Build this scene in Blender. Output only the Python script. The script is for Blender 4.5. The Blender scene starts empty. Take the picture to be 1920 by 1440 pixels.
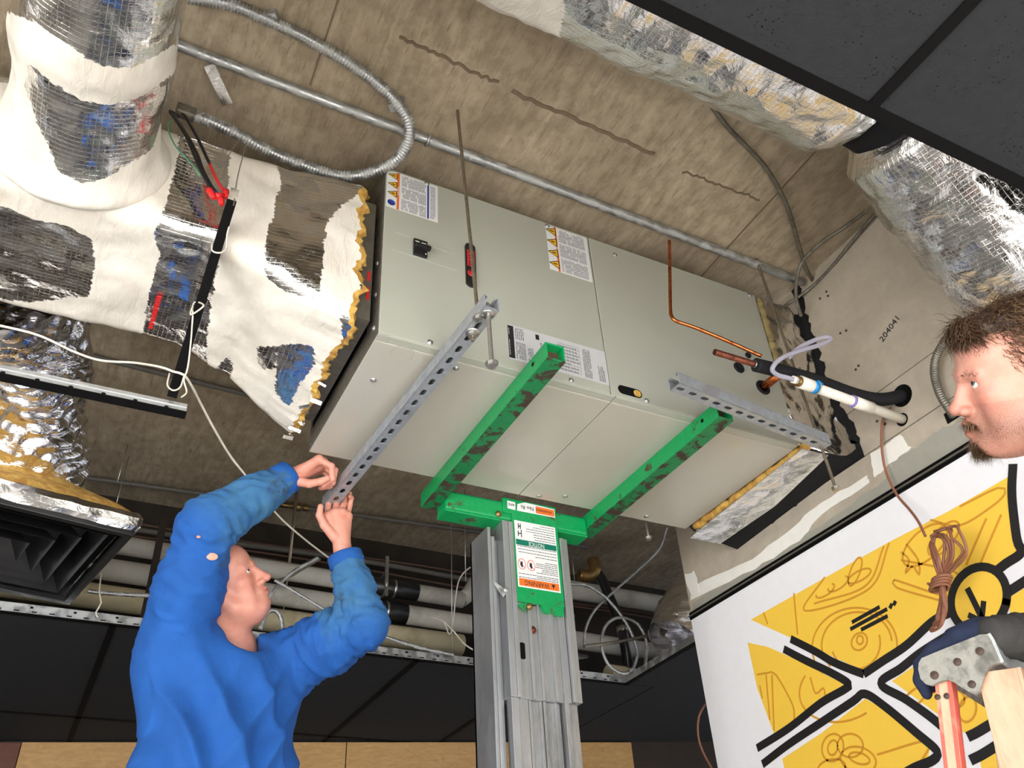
import bpy, bmesh, math, random
import numpy as np
from mathutils import Vector, Matrix, Euler, noise as mnoise
from mathutils.geometry import tessellate_polygon
random.seed(7); rng = np.random.default_rng(7)
scene = bpy.context.scene
COL = scene.collection
PI = math.pi
# ---------------------------------------------------------------- camera
CAM_R = ((0.89016939, -0.45254685, -0.05291316),      # right
         (-0.23126777, -0.54883343, 0.80330386),      # up
         (0.39257314, 0.70283940, 0.59321422))        # forward
CAM_C = Vector((-0.56528944, -1.71428203, 1.35144572))
FOC = 1650.0
cam_data = bpy.data.cameras.new('camera'); cam = bpy.data.objects.new('camera', cam_data); COL.objects.link(cam)
cam_data.sensor_width = 36; cam_data.lens = FOC / 1920 * 36; cam_data.clip_start = .05
_r, _u, _f = (Vector(v) for v in CAM_R)
cam.matrix_world = Matrix(((_r.x, _u.x, -_f.x, CAM_C.x), (_r.y, _u.y, -_f.y, CAM_C.y), (_r.z, _u.z, -_f.z, CAM_C.z), (0, 0, 0, 1)))
scene.camera = cam
# ---------------------------------------------------------------- world, exposure, daylight
vs = scene.view_settings
vs.view_transform = 'Standard'; vs.look = 'None'; vs.gamma = 1; vs.use_curve_mapping = False; vs.exposure = 0.35
w = bpy.data.worlds.new('world'); scene.world = w; w.use_nodes = True
w.node_tree.nodes['Background'].inputs[0].default_value = (.82, .88, 1, 1)
w.node_tree.nodes['Background'].inputs[1].default_value = 1.0
def area(name, loc, rot, sx, sy, power, col):
    l = bpy.data.lights.new(name, 'AREA'); l.shape = 'RECTANGLE'; l.size = sx; l.size_y = sy; l.energy = power; l.color = col
    o = bpy.data.objects.new(name, l); COL.objects.link(o); o.location = loc; o.rotation_euler = rot
    return o
# fill lamps at two unseen windows, sized and placed to brighten the scene
area('window_fill_front', (-0.6, -4.62, 1.35), (math.radians(90), 0, 0), 4.6, 2.1, 105, (1, 1, 1))
area('window_fill_left', (-3.72, -2.2, 1.38), (math.radians(90), 0, math.radians(-90)), 3.6, 2.15, 155, (1, 1, 1))
sun = bpy.data.lights.new('sun', 'SUN'); sun.energy = 32; sun.angle = math.radians(.6); sun.color = (1, .99, .97)
so_ = bpy.data.objects.new('sun', sun); COL.objects.link(so_); so_.rotation_euler = (math.radians(52), 0, math.radians(8))   # added to make a bright floor patch out of view, bouncing light upward
# ---------------------------------------------------------------- layout helpers
def ray(px, py):
    a, b = (px - 960) / FOC, -(py - 720) / FOC
    return Vector((a * _r.x + b * _u.x + _f.x, a * _r.y + b * _u.y + _f.y, a * _r.z + b * _u.z + _f.z))
def at(px, py, ax, v):
    d = ray(px, py); return CAM_C + d * ((v - CAM_C[ax]) / d[ax])
def P(px, py, d): return CAM_C + ray(px, py) * d
def proj_np(V):
    V = np.asarray(V) - np.array(CAM_C); q = V @ np.array(CAM_R).T
    return 960 + FOC * q[:, 0] / q[:, 2], 720 - FOC * q[:, 1] / q[:, 2]
# ---------------------------------------------------------------- mesh builder
class MB:
    def __init__(s): s.v = []; s.f = []; s.m = []; s.uv = []; s.sm = []
    def add(s, vs, fs, mat=0, uvs=None, smooth=False):
        b = len(s.v); s.v += [tuple(p) for p in vs]
        for i, f in enumerate(fs):
            s.f.append([b + k for k in f]); s.m.append(mat); s.sm.append(smooth)
            s.uv.append([uvs[k] for k in f] if uvs else [(0, 0)] * len(f))
        return s
    def box(s, lo, hi, mat=0, M=None):
        x0, y0, z0 = lo; x1, y1, z1 = hi
        vs = [Vector(p) for p in ((x0,y0,z0),(x1,y0,z0),(x1,y1,z0),(x0,y1,z0),(x0,y0,z1),(x1,y0,z1),(x1,y1,z1),(x0,y1,z1))]
        if M: vs = [M @ p for p in vs]
        return s.add(vs, [(0,3,2,1),(4,5,6,7),(0,1,5,4),(1,2,6,5),(2,3,7,6),(3,0,4,7)], mat)
    def beam(s, a, b, wx, wz, mat=0, up=(0, 0, 1)):
        """box from a to b, wx wide sideways and wz tall, centred on the line"""
        return s.box((0, -wx/2, -wz/2), ((Vector(b)-Vector(a)).length, wx/2, wz/2), mat, frame(a, b, up))
    def tube(s, pts, r, n=12, mat=0, caps=True, smooth=True, vs_scale=1.0):
        pts = [Vector(p) for p in pts]; N = len(pts)
        rr = r if hasattr(r, '__len__') else [r] * N
        T = []
        for i in range(N):
            t = pts[min(i+1, N-1)] - pts[max(i-1, 0)]
            T.append(t.normalized() if t.length > 1e-9 else Vector((0, 0, 1)))
        nrm = T[0].orthogonal().normalized(); vs = []; uvs = []; L = 0
        for i in range(N):
            if i:
                L += (pts[i]-pts[i-1]).length
                nrm = nrm - T[i] * nrm.dot(T[i]); nrm = nrm.normalized() if nrm.length > 1e-6 else T[i].orthogonal().normalized()
            bn = T[i].cross(nrm)
            for k in range(n + 1):
                a = 2*PI*k/n
                vs.append(pts[i] + (nrm*math.cos(a) + bn*math.sin(a)) * rr[i]); uvs.append((a * rr[0], L))
        # seam column shares position with column 0
        fs = [(i*(n+1)+k, i*(n+1)+k+1, (i+1)*(n+1)+k+1, (i+1)*(n+1)+k) for i in range(N-1) for k in range(n)]
        s.add(vs, fs, mat, uvs, smooth)
        if caps:
            b = len(s.v); e = b - N*(n+1)
            s.f.append([e+k for k in range(n)][::-1]); s.m.append(mat); s.sm.append(False); s.uv.append([(0,0)]*n)
            s.f.append([b-(n+1)+k for k in range(n)]); s.m.append(mat); s.sm.append(False); s.uv.append([(0,0)]*n)
        return s
    def lathe(s, prof, n=16, mat=0, M=None, smooth=True):
        """prof: list of (r, z), spun about z"""
        vs = []; 
        for r_, z_ in prof:
            for k in range(n):
                a = 2*PI*k/n; p = Vector((r_*math.cos(a), r_*math.sin(a), z_)); vs.append(M @ p if M else p)
        fs = [(i*n+k, i*n+(k+1) % n, (i+1)*n+(k+1) % n, (i+1)*n+k) for i in range(len(prof)-1) for k in range(n)]
        return s.add(vs, fs, mat, None, smooth)
    def prism(s, poly, d, mat=0):
        """poly: 3-D outline, extruded by vector d"""
        poly = [Vector(p) for p in poly]; d = Vector(d); n = len(poly)
        tris = tessellate_polygon([poly])
        vs = poly + [p + d for p in poly]
        fs = [tuple(t) for t in tris] + [tuple(n + k for k in t[::-1]) for t in tris] + [(i, (i+1) % n, n+(i+1) % n, n+i) for i in range(n)]
        return s.add(vs, fs, mat)
    def ribbon(s, pts, width, nrm, mat=0, thick=.0008, lift=0):
        """flat stroke along pts lying in a plane of normal nrm"""
        pts = [Vector(p) for p in pts]; nrm = Vector(nrm); N = len(pts); vs = []
        for i in range(N):
            t = (pts[min(i+1, N-1)] - pts[max(i-1, 0)]).normalized(); sd = nrm.cross(t) * (width/2)
            c = pts[i] + nrm*lift
            vs += [c+sd, c-sd, c+sd+nrm*thick, c-sd+nrm*thick]
        fs = []
        for i in range(N-1):
            a, b = 4*i, 4*i+4
            fs += [(a+2, a+3, b+3, b+2), (a, a+2, b+2, b), (a+1, b+1, b+3, a+3)]
        fs += [(0, 1, 3, 2), (4*N-4, 4*N-2, 4*N-1, 4*N-3)]
        return s.add(vs, fs, mat)
    def mesh(s, name):
        me = bpy.data.meshes.new(name); me.from_pydata(s.v, [], s.f)
        me.polygons.foreach_set('material_index', s.m); me.polygons.foreach_set('use_smooth', s.sm)
        if any(u != (0, 0) for us in s.uv for u in us[:1]) or any(any(u != (0, 0) for u in us) for us in s.uv[:50]):
            l = me.uv_layers.new(name='UVMap'); l.data.foreach_set('uv', [c for us in s.uv for u in us for c in u])
        me.update(); return me
def frame(a, b, up=(0, 0, 1)):
    a, b = Vector(a), Vector(b); x = (b-a).normalized(); up = Vector(up)
    y = up.cross(x); y = y.normalized() if y.length > 1e-5 else x.orthogonal().normalized(); z = x.cross(y)
    return Matrix(((x.x, y.x, z.x, a.x), (x.y, y.y, z.y, a.y), (x.z, y.z, z.z, a.z), (0, 0, 0, 1)))
def catmull(pts, step=.02):
    pts = [Vector(p) for p in pts]
    if len(pts) == 2: pts = [pts[0], pts[0].lerp(pts[1], .5), pts[1]]
    ext = [pts[0]*2-pts[1]] + pts + [pts[-1]*2-pts[-2]]; out = []
    for i in range(1, len(ext)-2):
        p0, p1, p2, p3 = ext[i-1:i+3]; n = max(2, int((p2-p1).length/step))
        for k in range(n):
            t = k/n
            out.append(.5*((2*p1)+(-p0+p2)*t+(2*p0-5*p1+4*p2-p3)*t*t+(-p0+3*p1-3*p2+p3)*t**3))
    out.append(pts[-1]); return out
def resample(pts, step):
    L = [0]
    for i in range(1, len(pts)): L.append(L[-1] + (pts[i]-pts[i-1]).length)
    n = max(2, int(L[-1]/step)); out = []; j = 0
    for k in range(n+1):
        t = L[-1]*k/n
        while j < len(L)-2 and L[j+1] < t: j += 1
        out.append(pts[j].lerp(pts[j+1], (t-L[j])/max(1e-9, L[j+1]-L[j])))
    return out
# ---------------------------------------------------------------- object helpers
def link(name, me, mats, parent=None, M=None):
    o = bpy.data.objects.new(name, me); COL.objects.link(o)
    if mats is not None and not me.materials:
        for m in (mats if isinstance(mats, (list, tuple)) else [mats]): me.materials.append(m)
    if parent:
        o.parent = parent; o.matrix_parent_inverse = Matrix.Translation(-BASE.get(parent.name, Vector()))
    if M is not None: o.matrix_basis = M
    return o
BASE = {}
def obj(name, mb, mats, parent=None, bevel=0, seg=2, M=None):
    o = link(name, mb.mesh(name), mats, parent, M)
    if bevel:
        b = o.modifiers.new('bevel', 'BEVEL'); b.width = bevel; b.segments = seg; b.limit_method = 'ANGLE'; b.angle_limit = math.radians(40)
    return o
def tag(o, label, cat, group=None):
    o['label'] = label; o['category'] = cat
    if group: o['group'] = group
    return o
def thing(name, label, cat, loc=(0, 0, 0), group=None):
    o = bpy.data.objects.new(name, None); COL.objects.link(o); o.location = loc; o.empty_display_size = .05
    BASE[o.name] = Vector(loc); return tag(o, label, cat, group)
def struct(o): o['kind'] = 'structure'; return o
def stuff(o): o['kind'] = 'stuff'; return o
def text_mesh(txt, size, ax=(1, 0, 0), ay=(0, 0, 1), loc=(0, 0, 0), depth=.0004, center=True):
    """lettering as a mesh lying in the plane of ax, ay"""
    cu = bpy.data.curves.new('t', 'FONT'); cu.body = txt; cu.size = size; cu.extrude = depth
    cu.resolution_u = 2
    if center: cu.align_x = 'CENTER'; cu.align_y = 'CENTER'
    to = bpy.data.objects.new('t', cu); COL.objects.link(to)
    dg = bpy.context.evaluated_depsgraph_get(); me = bpy.data.meshes.new_from_object(to.evaluated_get(dg))
    bpy.data.objects.remove(to)
    ax, ay = Vector(ax), Vector(ay); az = ax.cross(ay); loc = Vector(loc)
    me.transform(Matrix(((ax.x, ay.x, az.x, loc.x), (ax.y, ay.y, az.y, loc.y), (ax.z, ay.z, az.z, loc.z), (0, 0, 0, 1))))
    return me
# ---------------------------------------------------------------- materials
class NT:
    def __init__(s, name):
        s.m = bpy.data.materials.new(name); s.m.use_nodes = True; s.t = s.m.node_tree; s.n = s.t.nodes; s.l = s.t.links
        s.b = s.n['Principled BSDF']
    def new(s, typ, **kw):
        n = s.n.new('ShaderNode' + typ)
        for k, v in kw.items():
            if k in n.inputs: s.set(n.inputs[k], v)
            else: setattr(n, k, v)
        return n
    def set(s, inp, v):
        if hasattr(v, 'is_output') or isinstance(v, bpy.types.NodeSocket): s.l.new(v, inp)
        elif isinstance(v, (tuple, list)) and inp.type == 'RGBA' and len(v) == 3: inp.default_value = (*v, 1)
        else: inp.default_value = v
    def coord(s, which='Object', scale=(1, 1, 1), rot=(0, 0, 0)):
        c = s.new('TexCoord'); m = s.new('Mapping'); s.l.new(c.outputs[which], m.inputs[0])
        m.inputs['Scale'].default_value = scale; m.inputs['Rotation'].default_value = rot
        return m.outputs[0]
    def noise(s, vec, scale, detail=4, rough=.55, dist=0):
        n = s.new('TexNoise'); s.l.new(vec, n.inputs['Vector']); n.inputs['Scale'].default_value = scale
        n.inputs['Detail'].default_value = detail; n.inputs['Roughness'].default_value = rough; n.inputs['Distortion'].default_value = dist
        return n.outputs['Fac']
    def ramp(s, fac, stops, interp='LINEAR'):
        r = s.new('ValToRGB'); s.l.new(fac, r.inputs[0]); r.color_ramp.interpolation = interp
        e = r.color_ramp.elements
        while len(e) < len(stops): e.new(.5)
        for el, (p, c) in zip(e, stops):
            el.position = p; el.color = (*c, 1) if isinstance(c, (tuple, list)) else (c, c, c, 1)
        return r.outputs[0]
    def mix(s, fac, a, b, mode='MIX'):
        n = s.new('MixRGB', blend_type=mode); s.set(n.inputs[0], fac); s.set(n.inputs[1], a); s.set(n.inputs[2], b); return n.outputs[0]
    def math(s, op, a, b=0.0, clamp=False):
        n = s.new('Math', operation=op, use_clamp=clamp); s.set(n.inputs[0], a); s.set(n.inputs[1], b); return n.outputs[0]
    def bump(s, h, strength=.3, dist=.01, normal=None):
        n = s.new('Bump'); s.l.new(h, n.inputs['Height']); n.inputs['Strength'].default_value = strength; n.inputs['Distance'].default_value = dist
        if normal: s.l.new(normal, n.inputs['Normal'])
        return n.outputs[0]
    def done(s, **kw):
        for k, v in kw.items(): s.set(s.b.inputs[k.replace('_', ' ')], v)
        return s.m
def lin(r, g, b): return tuple(((c/255)/12.92 if c/255 < .04045 else ((c/255+.055)/1.055)**2.4) for c in (r, g, b))
def simple(name, col, rough=.5, metal=0, var=.12, scale=25, bump=0, bscale=60, bdist=.004, coat=0):
    t = NT(name); v = t.coord()
    f = t.noise(v, scale, 5)
    c = t.mix(t.ramp(f, [(.3, 0), (.7, 1)]), tuple(x*(1-var) for x in col), tuple(min(1, x*(1+var)) for x in col))
    rr = t.math('MULTIPLY_ADD', f, .2); t.n[-1].inputs[2].default_value = rough-.1
    kw = dict(Base_Color=c, Roughness=rr, Metallic=metal)
    if coat: kw['Coat_Weight'] = coat
    if bump: kw['Normal'] = t.bump(t.noise(v, bscale, 4), bump, bdist)
    return t.done(**kw)
def stained(name, col, spot, rough, metal, lo, hi, scale=12, sscale=(1, 1, 1), bump=.2):
    """paint or plating with worn or dirty patches"""
    t = NT(name); v = t.coord('Object', sscale)
    f = t.ramp(t.noise(v, scale, 8, .65, .3), [(lo, 0), (hi, 1)])
    f2 = t.noise(v, scale*4, 4)
    c = t.mix(f, t.mix(.25, col, t.ramp(f2, [(.3, tuple(x*.6 for x in col)), (.7, tuple(min(1, x*1.25) for x in col))])), spot)
    return t.done(Base_Color=c, Roughness=t.mix(f, (rough,)*3, (.85,)*3), Metallic=metal, Normal=t.bump(f2, bump, .002))
def foil(name, rough=.16, crinkle=.5, cscale=22, scrim=True, mastic=False, tint=(.86, .85, .83), grid=.0125, big=.35, ridge=(1, 1, 1)):
    t = NT(name); v = t.coord('Object', ridge); v1 = t.coord('Object')
    h1 = t.noise(v, cscale, 5, .6, .8)
    vo = t.new('TexVoronoi'); t.l.new(v, vo.inputs['Vector']); vo.inputs['Scale'].default_value = cscale*1.6; vo.feature = 'F1'
    h2 = t.noise(v1, 5, 2)
    hh = t.math('ADD', t.math('MULTIPLY', h1, 1.0), t.math('MULTIPLY', vo.outputs['Distance'], .5))
    nrm = t.bump(h2, big, .06); nrm = t.bump(hh, crinkle, .012, nrm)
    col = tint; rgh = rough
    if scrim:
        uv = t.coord('UV')
        br = t.new('TexBrick'); t.l.new(uv, br.inputs['Vector']); br.offset = 0
        br.inputs['Scale'].default_value = 1; br.inputs['Mortar Size'].default_value = .0011; br.inputs['Brick Width'].default_value = grid; br.inputs['Row Height'].default_value = grid
        br.inputs['Mortar Smooth'].default_value = .6
        nrm = t.bump(br.outputs['Fac'], .30, .0015, nrm)
        col = t.mix(t.math('MULTIPLY', br.outputs['Fac'], .35), tint, (.95, .94, .92)); 
    kw = dict(Metallic=1.0)
    if mastic:
        a = t.new('Attribute'); a.attribute_name = 'mastic'
        e = t.math('ADD', a.outputs['Fac'], t.math('MULTIPLY', t.math('SUBTRACT', t.noise(t.coord('Object', (1, 2.2, 2.2)), 46, 6, .72), .5), 1.7))
        k = t.ramp(e, [(.485, 0), (.515, 1)])
        st = t.noise(t.coord('Object', (3, 1, 1)), 14, 6, .6, .6)
        nm = t.bump(st, .35, .014, t.bump(h2, .4, .05)); nm = t.bump(k, .5, .003, nm)
        mc = t.mix(t.ramp(t.noise(v1, 9, 5, .6), [(.35, 0), (.7, 1)]), lin(222, 214, 200), lin(240, 234, 222))
        vm = t.new('Mix', data_type='VECTOR')
        t.l.new(k, vm.inputs['Factor']); t.l.new(nrm, vm.inputs[4]); t.l.new(nm, vm.inputs[5])
        return t.done(Base_Color=t.mix(k, col, mc), Roughness=t.mix(k, (rough,)*3, (.42,)*3), Metallic=t.math('SUBTRACT', 1.0, k), Normal=vm.outputs[1])
    return t.done(Base_Color=col, Roughness=rgh, Normal=nrm, **kw)

def concrete():
    t = NT('board_formed_concrete')
    v = t.coord(); st = t.coord('Object', (14, 1.6, 1), (0, 0, .12)); 
    g = t.noise(st, 2.2, 7, .62, .4); b = t.noise(v, 1.7, 6, .6, .3); f = t.noise(v, 60, 3)
    c = t.mix(t.ramp(g, [(.25, 0), (.75, 1)]), lin(158, 143, 121), lin(190, 175, 150))
    c = t.mix(t.ramp(b, [(.35, .6), (.62, 0)]), c, lin(112, 95, 75))
    c = t.mix(t.ramp(t.noise(t.coord('Object', (9, .8, 1)), 3, 5, .7), [(.58, 0), (.72, .4)]), c, lin(92, 78, 62))
    c = t.mix(t.ramp(t.noise(t.coord('Object', (1.6, 1, 1)), 17, 6, .65), [(.40, .32), (.56, 0)]), c, lin(100, 86, 68))
    c = t.mix(t.ramp(t.noise(t.coord('Object', (30, 4, 1), (0, 0, .12)), 2.5, 5, .7), [(.56, 0), (.70, .5)]), c, lin(86, 72, 56))
    return t.done(Base_Color=c, Roughness=.85, Normal=t.bump(t.mix(.4, g, f), .3, .006))
def acoustic_tile(name, col):
    t = NT(name); v = t.coord()
    vo = t.new('TexVoronoi'); t.l.new(v, vo.inputs['Vector']); vo.inputs['Scale'].default_value = 95; 
    k = t.ramp(vo.outputs['Distance'], [(.10, 1), (.2, 0)])
    k2 = t.ramp(t.noise(v, 14, 3), [(.45, 0), (.6, 1)]); k = t.math('MULTIPLY', k, k2)
    c = t.mix(k, t.mix(t.noise(v, 40, 4), tuple(x*.8 for x in col), tuple(x*1.2 for x in col)), (.004, .004, .004))
    return t.done(Base_Color=c, Roughness=.9, Normal=t.bump(t.math('SUBTRACT', t.noise(v, 160, 3), k), .4, .003))
def wood(name, a, b, scale=6, rot=(0, 0, 0), ax=(1, 14, 14)):
    t = NT(name); v = t.coord('Object', ax, rot)
    g = t.noise(v, scale*.5, 8, .6, 1.5); g2 = t.noise(v, scale*4, 4)
    c = t.mix(t.ramp(g, [(.3, 0), (.7, 1)]), a, b); c = t.mix(t.math('MULTIPLY', g2, .35), c, tuple(x*.6 for x in a))
    return t.done(Base_Color=c, Roughness=.45)
def translucent(name, col, rough=.2, w=.6):
    t = NT(name); v = t.coord(); f = t.noise(v, 30)
    return t.done(Base_Color=t.mix(f, col, tuple(min(1, c*1.15) for c in col)), Roughness=rough, Transmission_Weight=w, IOR=1.4)

M_ = {}
M_['concrete'] = concrete()
M_['dark_brown'] = simple('dark_concrete', lin(52, 46, 40), .9, 0, .3, 6)  # even dark brown base for the far upper wall and a bracket
M_['tile'] = acoustic_tile('black_acoustic_tile', lin(42, 43, 45))
M_['tee_black'] = simple('black_painted_tee', lin(9, 8, 8), .8, 0, .2)
M_['galv'] = stained('galvanized_steel', lin(176, 178, 178), lin(205, 206, 204), .38, .85, .45, .6, 30, bump=.1)
M_['galv_dark'] = stained('dull_galvanized', lin(135, 130, 118), lin(110, 104, 92), .45, .7, .4, .65, 14, bump=.1)
M_['strut'] = stained('hot_dip_zinc', lin(192, 196, 200), lin(158, 163, 168), .42, .75, .40, .65, 12, (1, 1, 1), .15)
M_['unit'] = simple('grey_green_enamel', lin(172, 173, 160), .32, 0, .03, 4)
M_['unit_bottom'] = simple('warm_grey_enamel', lin(182, 178, 165), .22, 0, .03, 4)
M_['black'] = simple('black_plastic', (.012, .012, .012), .35)
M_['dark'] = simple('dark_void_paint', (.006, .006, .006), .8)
M_['white'] = simple('white_label', lin(228, 228, 226), .4, 0, .02)
M_['label_grey'] = simple('label_print_grey', lin(168, 169, 172), .5, 0, .06, 120)
M_['label_silver'] = simple('label_silver', lin(196, 196, 196), .38, 0, .03)
M_['yellow'] = simple('label_yellow', lin(242, 186, 24), .4, 0, .03)
M_['orange'] = simple('label_orange', lin(226, 112, 40), .4, 0, .03)
M_['blue_ink'] = simple('label_blue', lin(38, 62, 150), .4, 0, .03)
M_['ink'] = simple('label_black_ink', (.015, .015, .018), .5)
M_['red'] = simple('signal_red', lin(214, 38, 40), .4, 0, .05)
M_['copper'] = stained('copper_tube', lin(196, 110, 62), lin(112, 62, 40), .28, 1, .5, .7, 30, bump=.05)
M_['copper_dull'] = stained('tarnished_copper', lin(168, 104, 84), lin(98, 62, 50), .4, 1, .45, .65, 30, bump=.08)
M_['foam'] = simple('black_foam_insulation', (.011, .011, .012), .75, 0, .2, 40, .2)
M_['pvc'] = simple('white_pvc', lin(232, 226, 212), .35, 0, .04)
M_['vinyl'] = translucent('clear_vinyl', (.60, .58, .68), .15, .55)
M_['primer_blue'] = simple('blue_cement', lin(22, 132, 200), .3)
M_['purple'] = simple('purple_primer', lin(140, 120, 190), .4)
M_['green'] = stained('chipped_green_enamel', lin(10, 150, 82), lin(70, 62, 40), .3, 0, .60, .66, 16, (1, 1, 1), .1)
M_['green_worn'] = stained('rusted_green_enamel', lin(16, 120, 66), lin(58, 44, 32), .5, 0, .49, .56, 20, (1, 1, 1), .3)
M_['alu'] = stained('extruded_aluminium', lin(186, 188, 190), lin(150, 150, 148), .36, .8, .45, .7, 8, (1, 1, .25), .06)
M_['drywall'] = stained('gypsum_paper', lin(182, 170, 152), lin(168, 156, 138), .85, 0, .45, .7, 5, bump=.05)
M_['mud'] = simple('joint_compound', lin(236, 232, 222), .8, 0, .03)
M_['grey_paint'] = simple('grey_wall_paint', lin(158, 155, 142), .7, 0, .05)
M_['mural_white'] = simple('mural_white', lin(242, 240, 242), .55, 0, .015)
M_['mural_yellow'] = simple('mural_yellow', lin(250, 204, 72), .55, 0, .015)
M_['mural_line'] = simple('mural_brown_line', lin(214, 150, 42), .55, 0, .02)
M_['mural_black'] = simple('mural_black', (.012, .011, .011), .5)
M_['fiber'] = stained('yellow_glass_wool', lin(222, 180, 92), lin(186, 136, 62), .95, 0, .42, .6, 30, bump=.8)
M_['mastic'] = simple('white_mastic', lin(232, 225, 212), .45, 0, .05, 9, .5, 18, .012)
M_['foil'] = foil('foil_facing', .12, .26, 16, True, True)
M_['foil_duct'] = foil('foil_duct_wrap', .17, .5, 15, True, True, ridge=(1, 1, 1))
M_['foil_flex'] = foil('shiny_flex_foil', .08, .8, 9, False, False, (.92, .90, .90), big=.5, ridge=(.6, 1, 2.6))
M_['foil_plain'] = foil('foil_tape', .2, .4, 13, False, False)
M_['pipe_white'] = stained('white_pipe_jacket', lin(176, 172, 162), lin(120, 112, 98), .7, 0, .5, .75, 4, bump=.1)
M_['pipe_cream'] = stained('cream_pipe_jacket', lin(186, 174, 142), lin(120, 108, 80), .7, 0, .5, .75, 4, bump=.1)
M_['cable'] = simple('dusty_brown_cable', lin(92, 66, 54), .7)
M_['cable_grey'] = simple('dusty_grey_cable', lin(96, 92, 86), .7)
M_['string'] = simple('off_white_cord', lin(216, 208, 192), .7)
M_['wire_brown'] = simple('brown_wire', lin(142, 92, 68), .55)
M_['wire_black'] = simple('black_wire', (.012, .012, .013), .4)
M_['wire_blue'] = simple('blue_tape', lin(40, 62, 150), .45)
M_['wire_green'] = simple('green_wire', lin(96, 160, 132), .45)
M_['steel'] = simple('zinc_bolt', lin(186, 184, 178), .35, .9, .15, 60)
M_['rod'] = simple('threaded_rod', lin(150, 140, 122), .45, .8, .2, 90)
M_['brass'] = simple('aged_brass', lin(140, 112, 70), .4, .8, .2)
M_['rail'] = stained('faded_fibreglass', lin(222, 172, 142), lin(186, 132, 104), .55, 0, .5, .75, 18, (1, 1, .3), .15)
M_['rail_red'] = stained('red_fibreglass_edge', lin(222, 92, 74), lin(232, 160, 132), .55, 0, .52, .7, 30, (1, 1, .6), .15)
M_['cap'] = stained('scuffed_cast_aluminium', lin(150, 148, 138), lin(112, 110, 104), .5, .35, .45, .65, 26, bump=.2)
M_['hole'] = simple('rust_dark_rivet', lin(78, 62, 54), .6, .3)
M_['wood_light'] = wood('light_oak', lin(206, 166, 108), lin(180, 136, 82))
M_['wood_red'] = wood('red_brown_panel', lin(110, 66, 48), lin(92, 54, 40))
M_['wood_dark'] = wood('dark_brown_panel', lin(62, 50, 42), lin(46, 38, 33))
M_['floor'] = wood('pale_grey_plank_floor', lin(200, 196, 190), lin(184, 180, 172), 5)
M_['wall_paint'] = simple('warm_white_wall', lin(214, 206, 192), .8, 0, .03, 5)
for k_, v_ in (('tee_black', .12), ('tile', .15), ('foam', .25), ('dark', .1), ('dark_brown', .2), ('concrete', .25), ('jacket', .2) if 'jacket' in M_ else ('dark', .1)):
    M_[k_].node_tree.nodes['Principled BSDF'].inputs['Specular IOR Level'].default_value = v_
# ================================================================ THE SETTING
WX = 1.68; ZC = 2.655; ZD = 3.63
struct(obj('floor', MB().box((-4, -5, -.1), (4.2, 4.4, 0)), M_['floor']))
deck = struct(obj('ceiling', MB().box((-4, -5, ZD), (4.2, 4.4, ZD+.18)), M_['concrete']))
# shallow ridges left between the formwork sheets of the slab
for (x0, y0, x1, y1, wd) in ((-.10, -.36, .22, -.345, .012), (.27, -.335, .80, -.32, .016), (.93, -.30, 1.25, -.31, .008), (1.28, -.62, 1.30, .3, .006), (-.30, -.75, -.28, -.1, .006)):
    pts = [(x0+(x1-x0)*t/24, y0+(y1-y0)*t/24+random.uniform(-.006, .006), ZD) for t in range(25)]
    obj('form_ridge', MB().ribbon(pts, wd*.8, (0, 0, -1), thick=.003), simple('slab_ridge', lin(112, 96, 77), .9), deck)
struct(obj('wall_left', MB().box((-4.1, -5, 0), (-4, -4.1, ZD)).box((-4.1, -.3, 0), (-4, 4.4, ZD)).box((-4.1, -4.1, 0), (-4, -.3, .3)).box((-4.1, -4.1, 2.5), (-4, -.3, ZD)), M_['wall_paint']))
struct(obj('wall_front', MB().box((-4, -5.1, 0), (-3, -5, ZD)).box((1.8, -5.1, 0), (4.2, -5, ZD)).box((-3, -5.1, 0), (1.8, -5, .3)).box((-3, -5.1, 2.45), (1.8, -5, ZD)), M_['wall_paint']))
w1 = struct(obj('window_1', MB().box((-3, -5.06, .3), (-2.95, -5.0, 2.45)).box((1.75, -5.06, .3), (1.8, -5.0, 2.45)).box((-.63, -5.06, .3), (-.57, -5.0, 2.45)), M_['alu']))  # unseen front window, put in for the fill lamp and sun
w2 = struct(obj('window_2', MB().box((-4.06, -4.1, .3), (-4, -4.05, 2.5)).box((-4.06, -.35, .3), (-4, -.3, 2.5)).box((-4.06, -2.23, .3), (-4, -2.17, 2.5)), M_['alu']))  # unseen left window, placed to steer the side fill
# the dark wall above the far end of the false ceiling and the timber wall below it
struct(obj('wall_upper', MB().box((-4, 2.62, ZC+.08), (4.2, 2.75, ZD)), M_['dark_brown']))
bw_a = Vector((-.70, 3.49, 0)); bw_b = Vector((1.69, 2.84, 0)); bw_d = (bw_b-bw_a).normalized(); bw_n = Vector((bw_d.y, -bw_d.x, 0))
bw_M = Matrix(((bw_d.x, -bw_n.x, 0, bw_a.x), (bw_d.y, -bw_n.y, 0, bw_a.y), (0, 0, 1, 0), (0, 0, 0, 1)))   # x along the wall, y away from the room
wb = struct(obj('wall_back', MB().box((-3.2, .02, 0), (4.6, .12, ZC+.02), 0, bw_M), M_['wood_dark']))
def bwbox(n, lo, hi, m):
    mb = MB().box(lo, hi, 0, bw_M); return obj(n, mb, m, wb, .003)
for k in range(2):   # oak boards along the top of the wall, a red-brown field to the left
    bwbox('oak_board', (.10+1.6*k, -.002, ZC-.30), (.10+1.6*(k+1)-.004, .022, ZC-.004), M_['wood_light'])
for k in range(3): bwbox('brown_panel', (-2.3+.8*k, .002, ZC-.62), (-2.3+.8*(k+1)-.004, .022, ZC-.004), M_['wood_red'])
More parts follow.
